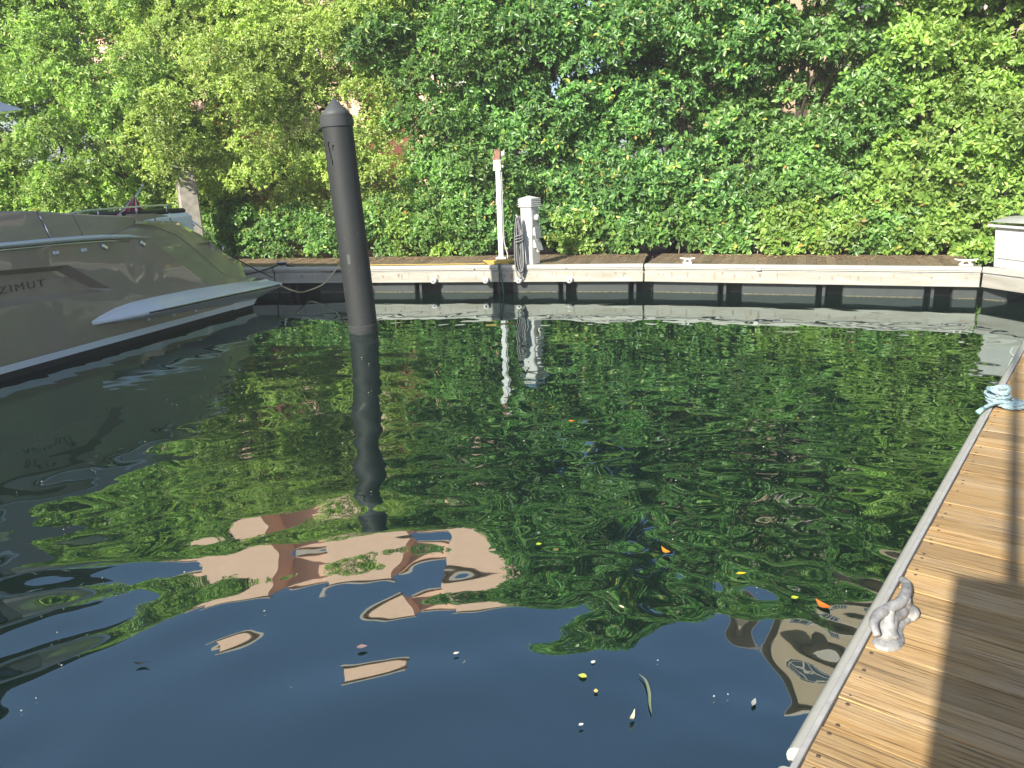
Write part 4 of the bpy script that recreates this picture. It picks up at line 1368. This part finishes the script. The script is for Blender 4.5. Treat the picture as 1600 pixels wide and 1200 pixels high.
# coaming panels above the rub rail
def top_z(s): return float(np.interp(s, [-9, -4, 0.45, 0.98, 1.48, 1.93, 2.62], [2.25, 2.02, 1.90, 1.85, 1.79, 1.745, 1.69]))
def coaming(sa0, sa1, sb0, sb1):
    """bottom from sa0..sb0, top from sa1..sb1"""
    m_ = MB()
    nn_ = 8
    def tp(q): return min(1.0, max(0.0, (q - 2.0) / 0.5))
    lo_ = [Y(sa0 + (sb0 - sa0) * i_ / nn_, 0.004 - 0.12 * tp(sa0 + (sb0 - sa0) * i_ / nn_), 0.08 * tp(sa0 + (sb0 - sa0) * i_ / nn_) + (1.50 if sa0 > -1 else float(np.interp(sa0 + (sb0 - sa0) * i_ / nn_, [-9, -4, 0.3], [1.8, 1.58, 1.5])))) for i_ in range(nn_ + 1)]
    hi_ = [Y(sa1 + (sb1 - sa1) * i_ / nn_, -0.075, top_z(sa1 + (sb1 - sa1) * i_ / nn_) - 0.02) for i_ in range(nn_ + 1)]
    h2 = [(p_[0], p_[1] + 0.012, p_[2] + 0.018) for p_ in hi_]
    h3 = [(p_[0], p_[1] + 0.13, p_[2] + 0.02) for p_ in hi_]
    h4 = [(p_[0], p_[1] + 0.15, 1.2) for p_ in hi_]
    m_.loft([lo_, hi_, h2, h3, h4])
    for k_ in (0, -1):
        m_.add([lo_[k_], hi_[k_], h2[k_], h3[k_], h4[k_]], [(0, 1, 2, 3, 4)])
    return m_.build('coaming', M_brown, yt)
coaming(-9, -9, 1.02, 0.975)
coaming(1.035, 0.99, 1.505, 1.475)
coaming(1.520, 1.49, 2.50, 2.53)
mb = MB(); mb.extrude([Y(s_, -0.055, z_) for s_, z_ in ((2.50, 1.725), (2.85, 1.712), (3.17, 1.655), (2.85, 1.645), (2.50, 1.615))], (0, 0.16, 0)); mb.build('coaming_tail', M_brown, yt)
mb = MB(); mb.tube([Y(1.027, 0.006, 1.52), Y(1.005, -0.03, 1.70)], 0.008, 6); mb.tube([Y(1.000, -0.035, 1.73), Y(0.985, -0.06, 1.80)], 0.008, 6); mb.build('hinge', M_chrome, yt)
# chrome rub rail
mb = MB()
ptsr = [Y(-9, 0.03, 1.80), Y(-4, 0.03, 1.575), Y(0.36, 0.03, 1.505), Y(1.02, 0.03, 1.497), Y(1.72, 0.03, 1.480), Y(2.40, 0.03, 1.430), Y(2.64, 0.012, 1.385)]
ptsr = resample(ptsr, 30)
mb.tube(ptsr, [0.034] * 28 + [0.028, 0.008], 10, flat=0.9)
mb.build('rub_rail', mat('polished steel', (0.80, 0.82, 0.85), 0.35, metal=0.45), yt)
mb = MB(); mb.tube([Vector(p_) + Vector((0, 0.01, -0.055)) for p_ in ptsr[:-1]], 0.012, 6); mb.build('rail_trim', M_chrome, yt)
# thru-hull vents
Mo = Matrix.Rotation(R(90), 4, 'X')
for s, z in ((1.06, 1.345), (1.48, 1.335)):
    m_ = MB()
    for dx in (-0.022, 0.022):
        m_.lathe(Y(s + dx, 0.0, z), [(0.026, 0), (0.026, 0.012), (0.016, 0.016)], 12, M=Mo)
    vo = m_.build('hull_vent', M_yacht_white, yt)
for s, z in ((1.81, 1.345), (2.48, 1.325)):
    m_ = MB()
    m_.box(Y(s, 0.012, z), (0.10, 0.03, 0.055), bev=0.012, M=Matrix.Rotation(R(35), 4, 'Y')); m_.build('vent_scoop', M_chrome, yt)
    
# chine pod and swim platform
ss_ = [1.40, 1.55, 1.82, 2.10, 2.6, 3.3, 4.0, 4.7, 5.1, 5.40]
zi_ = [0.430, 0.475, 0.535, 0.560, 0.565, 0.555, 0.525, 0.49, 0.465, 0.445]
no_ = [0.004, 0.075, 0.15, 0.19, 0.215, 0.225, 0.225, 0.225, 0.225, 0.20]
zo_ = [0.425, 0.430, 0.428, 0.422, 0.412, 0.400, 0.385, 0.365, 0.355, 0.350]
zl_ = [0.418, 0.37, 0.325, 0.30, 0.265, 0.235, 0.19, 0.15, 0.18, 0.24]
rows = []
for i_, s in enumerate(ss_):
    n1 = no_[i_]
    nin = 0.0 if s < 4.75 else -0.35
    rows.append([Vector(Y(s, nin, zi_[i_])), Vector(Y(s, nin * 0.5 + n1 * 0.42, zi_[i_] - 0.02 - 0.2 * (zi_[i_] - zo_[i_]))), Vector(Y(s, n1 * 0.96, zo_[i_] + 0.006)), Vector(Y(s, n1, zo_[i_] - 0.004)), Vector(Y(s, n1, zo_[i_] - 0.03)), Vector(Y(s, n1 * 0.95, zo_[i_] - 0.05)), Vector(Y(s, 0.0, zl_[i_]))])
mb = MB(); mb.loft(rows, flip=True)
mb.add(rows[-1], [tuple(range(len(rows[-1])))])
pod = mb.build('chine_fairing', M_yacht_white, yt)
mb = MB(); gp = [Vector(Y(s, n1 + 0.002, z)) for s, n1, z in ((2.20, 0.193, 0.400), (2.6, 0.217, 0.392), (3.3, 0.227, 0.380), (4.0, 0.227, 0.365), (4.7, 0.227, 0.345), (5.3, 0.212, 0.332))]
mb.tube(gp, 0.011, 6); mb.build('groove', M_black, pod)
mb = MB(); mb.tube([p_ + Vector((0, -0.002, 0.018)) for p_ in gp], 0.006, 6); mb.build('trim_line', M_chrome, pod)
mb = MB(); mb.box(Y(5.0, -BEAM / 2, 0.33), (0.82, BEAM - 0.1, 0.20), bev=0.03); mb.build('swim_platform', M_yacht_white, yt)
mb = MB(); mb.box(Y(5.03, -BEAM / 2, 0.436), (0.70, BEAM - 0.3, 0.012)); mb.build('platform_teak', M_plank_far, yt)
mb = MB(); mb.add([Y(4.25, 0.010, 0.075), Y(4.78, 0.010, 0.075), Y(4.95, 0.010, 0.20), Y(4.25, 0.010, 0.24)], [(0, 1, 2, 3)]); mb.build('stern_panel', M_yacht_white, yt)
for s in (2.35, 2.85, 3.32):
    z = float(np.interp(s, ss_, zl_))
    mb = MB(); mb.add([Y(s - 0.09, 0.012, z + 0.06), Y(s + 0.10, 0.012, z + 0.06), Y(s + 0.03, 0.012, z - 0.035)], [(0, 2, 1)]); mb.build('spray_notch', M_yacht_white, yt)
# cockpit white moulding, cushions and rails
mb = MB(); mb.box(Y(3.52, -1.10, 1.41), (1.54, 1.1, 0.50), bev=0.06); so = mb.build('cockpit_seat', M_yacht_white, yt)
mb = MB(); mb.box(Y(3.72, -1.12, 1.690), (1.05, 0.95, 0.08), bev=0.025); mb.build('seat_cushion', M_black, so)
for s in (2.86, 2.94, 3.20, 3.52):
    mb = MB(); mb.tube([Y(s, -0.36, 1.57), Y(s, -0.36, 1.685)], 0.013, 6); mb.build('fairlead_post', M_chrome, yt)
mb = MB(); mb.tube(smooth_path([Y(1.55, -0.42, 1.76), Y(2.1, -0.45, 1.80), Y(3.0, -0.5, 1.805), Y(3.82, -0.5, 1.80)], 5), 0.013, 7)
hr = mb.build('handrail', M_chrome, yt)
for s in (2.3, 3.0, 3.62):
    mb = MB(); mb.tube([Y(s, -0.49, 1.70), Y(s, -0.49, 1.80)], 0.010, 6); mb.build('stanchion', M_chrome, hr)
mb = MB(); mb.tube([Y(3.92, -0.32, 1.56), Y(4.25, -0.32, 1.34), Y(4.72, -0.32, 0.99)], 0.011, 7)
hr = mb.build('stair_rail', M_chrome, yt)
for s, z in ((3.97, 1.53), (4.60, 1.075)):
    mb = MB(); mb.tube([Y(s, -0.32, z - 0.08), Y(s, -0.32, z)], 0.012, 6); mb.build('stanchion', M_chrome, hr)
mb = MB(); mb.tube(smooth_path([Y(4.62, -0.33, 0.95), Y(4.80, -0.33, 0.90), Y(4.95, -0.33, 0.74), Y(5.02, -0.33, 0.50)], 5), 0.014, 7); mb.build('grab_rail', M_chrome, yt)
mb = MB(); mb.box(Y(4.93, -0.24, 0.52), (0.10, 0.05, 0.08), bev=0.012); mb.build('stern_cleat', M_chrome, yt)
# superstructure, mostly outside the frame; its reflection shows in the water
mb = MB()
mb.prism([(-8.5, 2.35), (-7.2, 0.75), (0.3, 0.70), (0.3, BEAM - 0.70), (-7.2, BEAM - 0.75)], 1.2, 1.95); mb.build('deckhouse', M_brown, yt)
mb = MB(); mb.prism([(-7.4, 2.35), (-6.3, 0.85), (0.1, 0.80), (0.1, BEAM - 0.80), (-6.3, BEAM - 0.85)], 1.95, 2.92); mb.build('saloon_window', M_glass, yt)
for s in (0.05, -2.2, -4.6):
    mb = MB(); mb.box(Y(s, -0.80, 2.43), (0.22, 0.05, 0.98)); mb.build('pillar', M_brown, yt)
fl_ = MB()
sec_lo = [(-7.2, 2.95), (-3.0, 2.95), (0.9, 2.97), (1.42, 3.045)]
sec_hi = [(-7.2, 3.45), (-3.0, 3.50), (0.2, 3.42), (1.30, 3.07)]
rows = [[Y(s_, -0.62, z_ - 0.03) for s_, z_ in sec_lo], [Y(s_, -0.47, z_) for s_, z_ in sec_lo], [Y(s_, -0.85, z_) for s_, z_ in sec_hi],
        [Y(s_, -BEAM + 0.85, z_) for s_, z_ in sec_hi], [Y(s_, -BEAM + 0.47, z_) for s_, z_ in sec_lo], [Y(s_, -BEAM + 0.62, z_ - 0.03) for s_, z_ in sec_lo], [Y(s_, -0.62, z_ - 0.03) for s_, z_ in sec_lo]]
fl_.loft(rows, smooth=False, flip=True)
for k_, fl2 in ((0, False), (-1, True)):
    f_ = tuple(range(6)); fl_.add([r_[k_] for r_ in rows[:-1]], [f_[::-1] if fl2 else f_])
fl_.build('flybridge', M_yacht_white, yt)
mb = MB()
for n_ in (-0.75, -BEAM + 0.75):
    mb.tube([Y(-1.6, n_, 3.45), Y(-0.7, n_, 3.72)], [0.12, 0.09], 8)
mb.build('arch', M_brown, yt)
mb = MB(); mb.extrude([Y(s, -0.5, z) for s, z in ((-4.6, 3.72), (1.0, 3.745), (1.42, 3.765), (1.0, 3.80), (-4.4, 3.86))], (0, BEAM - 1.0, 0)); mb.build('hardtop', M_navy, yt)
mb = MB(); mb.lathe(Y(-0.4, -1.4, 3.83), [(0.20, 0), (0.24, 0.06), (0.24, 0.16), (0.15, 0.26), (0.02, 0.30)], 20); mb.build('radar_dome', M_yacht_white, yt)
mb = MB(); mb.tube([Y(-0.6, -0.9, 3.83), Y(-0.9, -0.9, 5.6)], 0.012, 6); mb.build('antenna', M_yacht_white, yt)
for s in (0.3, 0.8):
    mb = MB(); mb.tube([Y(s, -0.62, 3.25), Y(s, -0.62, 3.76)], 0.018, 6); mb.build('rail_post', M_chrome, yt)

# flag on the yacht stern, furled around its leaning staff
fp = bworld(3.42, -0.95, 1.45)
t = thing('ensign_flag', 'red and white striped flag gathered on a leaning staff above the yacht stern', 'flag', fp, B_ANG)
mb = MB(); mb.tube([(-0.02, 0, 0.0), (0.10, 0, 0.48), (0.29, 0, 0.64)], [0.012, 0.012, 0.016], 7); mb.lathe((0.29, 0, 0.64), [(0.018, 0), (0.024, 0.015), (0.01, 0.03)], 8); mb.build('staff', M_chrome, t)
NS_ = 11
cloth = MB()
for j in range(NS_):
    for i_ in range(8):
        def pt(jj, ii):
            u = jj / NS_; v = ii / 8
            topx, topz = 0.075 + 0.02 * u, 0.50 - 0.02 * u
            bx2 = -0.34 + 0.54 * u; bz = 0.25 - 0.03 * math.sin(u * 9)
            yy_ = 0.05 * math.sin(u * 16) * v - 0.015
            return (topx + (bx2 - topx) * v ** 0.9, yy_, topz + (bz - topz) * v)
        cloth.add([pt(j, i_), pt(j + 1, i_), pt(j + 1, i_ + 1), pt(j, i_ + 1)], [(0, 1, 2, 3)], j % 2)
cloth.build('cloth', [M_red, M_flagw], t)

# mooring lines
def sag(a_, b_, drop, n_=14):
    a_, b_ = Vector(a_), Vector(b_)
    return [a_.lerp(b_, i_ / n_) - Vector((0, 0, drop * 4 * (i_ / n_) * (1 - i_ / n_))) for i_ in range(n_ + 1)]
pc, dc, nc = far_at(-4.38)
cl = Vector((pc.x + nc.x * 0.13, pc.y + nc.y * 0.13, 0.57))
mb = MB(); mb.tube(sag(bworld(4.93, -0.24, 0.56), cl, 0.03), 0.014, 7)
for j in range(3):
    mb.tube([(cl.x + (0.07 + 0.01 * j) * math.cos(2 * math.pi * k / 14), cl.y + 0.05 * math.sin(2 * math.pi * k / 14), 0.545 + 0.016 * j) for k in range(14)], 0.013, 6, closed=True)
o = mb.build('mooring_line', M_rope_black); tag(o, 'taut black mooring line from the yacht stern to the wrapped dock cleat', 'mooring line', 'mooring lines of the yacht')
mb = MB(); mb.tube(sag(bworld(4.62, -0.30, 0.98), bworld(5.35, 0.05, 0.46), 0.02), 0.010, 6)
o = mb.build('mooring_line', M_rope_black); tag(o, 'thin black line running down from the stair rail to the swim platform', 'mooring line', 'mooring lines of the yacht')
pe, de, ne = far_at(-2.85)
mb = MB(); mb.tube(sag(cl, (pe.x - ne.x * 0.05, pe.y - ne.y * 0.05, 0.47), 0.10), 0.014, 7)
o = mb.build('mooring_line', M_rope_black); tag(o, 'slack black line along the cream fascia from the cleat to behind the piling', 'mooring line', 'mooring lines of the yacht')
py_, dy_, ny_ = far_at(-3.2)
mb = MB(); mb.tube(smooth_path([bworld(5.42, 0.08, 0.33), bworld(5.60, 0.35, 0.17), (-3.75, 14.25, 0.10), (-3.45, 14.30, 0.22), (py_.x - ny_.x * 0.04 - 0.02, py_.y - ny_.y * 0.04, 0.46), (py_.x + ny_.x * 0.10, py_.y + ny_.y * 0.10, 0.53)], 6), 0.014, 7)
o = mb.build('mooring_line', M_rope_cream); tag(o, 'sagging cream mooring line from swim platform to the yellow wrapped cleat', 'mooring line', 'mooring lines of the yacht')

# ------------------------------------------------------------------ floating leaves and bits
def float_leaf(name, x, y, L_, w_, rz, col, label, cat='leaf', curl=0.1, rough=0.5):
    m_ = MB()
    rows = []
    for i_ in range(7):
        u = i_ / 6
        hw = w_ / 2 * math.sin(math.pi * min(0.98, max(0.03, u ** 0.8)))
        zc = 0.012 + curl * L_ * (u - 0.45) ** 2
        rows.append([(L_ * (u - 0.5), -hw, zc + 0.18 * hw), (L_ * (u - 0.5), 0, zc), (L_ * (u - 0.5), hw, zc + 0.18 * hw)])
    m_.loft(rows, smooth=True)
    mt_ = mat(name + ' colour', col, rough, col2=tuple(c_ * 0.7 for c_ in col), vscale=40)
    o = m_.build(name, mt_)
    o.location = (x, y, 0.0); o.rotation_euler = (0, 0, R(rz))
    return tag(o, label, cat, 'leaves floating on the water')

float_leaf('floating_leaf', 0.833, 3.879, 0.072, 0.036, 120, (0.75, 0.28, 0.02), 'orange leaf floating nearest the middle of the pool', curl=0.9)
float_leaf('floating_leaf', 1.18, 3.614, 0.055, 0.022, 5, (0.85, 0.62, 0.02), 'small bright yellow leaf floating right of the orange one')
float_leaf('floating_leaf', 1.373, 3.362, 0.040, 0.030, 10, (0.50, 0.58, 0.04), 'small green yellow leaf floating just left of the red orange leaf')
float_leaf('floating_leaf', 1.478, 3.28, 0.085, 0.045, 118, (0.78, 0.20, 0.03), 'large red orange leaf floating near the dock cleat', curl=0.7)
float_leaf('floating_leaf', 0.124, 4.023, 0.034, 0.030, 20, (0.42, 0.60, 0.04), 'small round lime green leaf floating right of the pink reflection')
float_leaf('floating_leaf', 0.503, 3.336, 0.036, 0.016, 130, (0.75, 0.70, 0.42), 'pale cream slip of leaf floating left of the yellow leaf')
float_leaf('floating_leaf', 0.258, 2.809, 0.038, 0.030, 160, (0.58, 0.62, 0.10), 'yellow green leaf with a pale stalk floating in dark blue water')
float_leaf('floating_leaf', 0.304, 2.71, 0.024, 0.018, 80, (0.85, 0.60, 0.18), 'tiny amber petal floating just below the stalked leaf')
float_leaf('floating_leaf', 0.315, 2.903, 0.026, 0.018, 45, (0.75, 0.72, 0.65), 'tiny white petal floating just above the stalked leaf')
float_leaf('floating_leaf', 0.429, 2.542, 0.055, 0.016, 62, (0.82, 0.72, 0.40), 'cream crescent shaped leaf floating lowest of the bits', curl=1.2)
float_leaf('floating_leaf', 0.224, 2.513, 0.022, 0.014, 20, (0.78, 0.78, 0.72), 'tiny white curl floating lowest and left of the cream crescent')
float_leaf('floating_leaf', -0.736, 3.076, 0.050, 0.030, 10, (0.30, 0.20, 0.19), 'dull pinkish brown leaf floating under the pink reflection')
float_leaf('floating_leaf', -0.295, 3.002, 0.030, 0.016, 20, (0.75, 0.70, 0.55), 'pale scrap of leaf floating between brown leaf and stalked leaf')
float_leaf('floating_leaf', 0.503, 6.262, 0.055, 0.040, 0, (0.75, 0.20, 0.02), 'far small orange leaf floating in the dark green reflection')
float_leaf('floating_leaf', -1.724, 3.008, 0.062, 0.022, 10, (0.02, 0.03, 0.035), 'dark curled leaf floating alone in the lower left blue water', curl=0.8)
float_leaf('floating_leaf', 0.93, 2.607, 0.050, 0.018, 60, (0.42, 0.42, 0.40), 'grey feathery scrap floating by the dock under the tan reflection')
gb = MB()
gp = smooth_path([(0.500, 2.805, 0.012), (0.520, 2.765, 0.013), (0.522, 2.69, 0.012), (0.512, 2.62, 0.011), (0.508, 2.565, 0.010)], 4)
rows = []
for i_, p_ in enumerate(gp):
    u = i_ / (len(gp) - 1)
    w_ = 0.0065 * math.sin(math.pi * (0.08 + 0.86 * u))
    rows.append([(p_.x - w_, p_.y, p_.z + 0.002), (p_.x, p_.y, p_.z), (p_.x + w_, p_.y, p_.z + 0.002)])
gb.loft(rows)
o = gb.build('seagrass_blade', mat('seagrass', (0.13, 0.24, 0.07), 0.5, col2=(0.20, 0.16, 0.18), vscale=14)); tag(o, 'long narrow green blade of seagrass floating upright in the picture', 'seagrass')

sp = MB()
for i_ in range(100):
    x = rng.uniform(-3.6, 3.6); y = rng.uniform(1.9, 9.5)
    if x * 0.783 - y * 0.622 > -0.62 or x < -5.6: continue
    r_ = rng.uniform(0.0013, 0.0034) * (0.6 + y / 8)
    a_ = rng.uniform(0, 3.14)
    pts = [(x + r_ * (1 + 0.8 * math.cos(2 * (a_ + k * 1.2566))) * math.cos(k * 1.2566), y + r_ * math.sin(k * 1.2566), 0.012) for k in range(5)]
    pts2 = [(px_, py2, 0.016) for px_, py2, _ in pts]
    sp.add(pts + pts2, [(5, 6, 7, 8, 9)] + [(k, (k + 1) % 5, 5 + (k + 1) % 5, 5 + k) for k in range(5)])
sp.build('floating_specks', mat('pale pollen specks', (0.45, 0.44, 0.39), 0.7), kind='stuff')
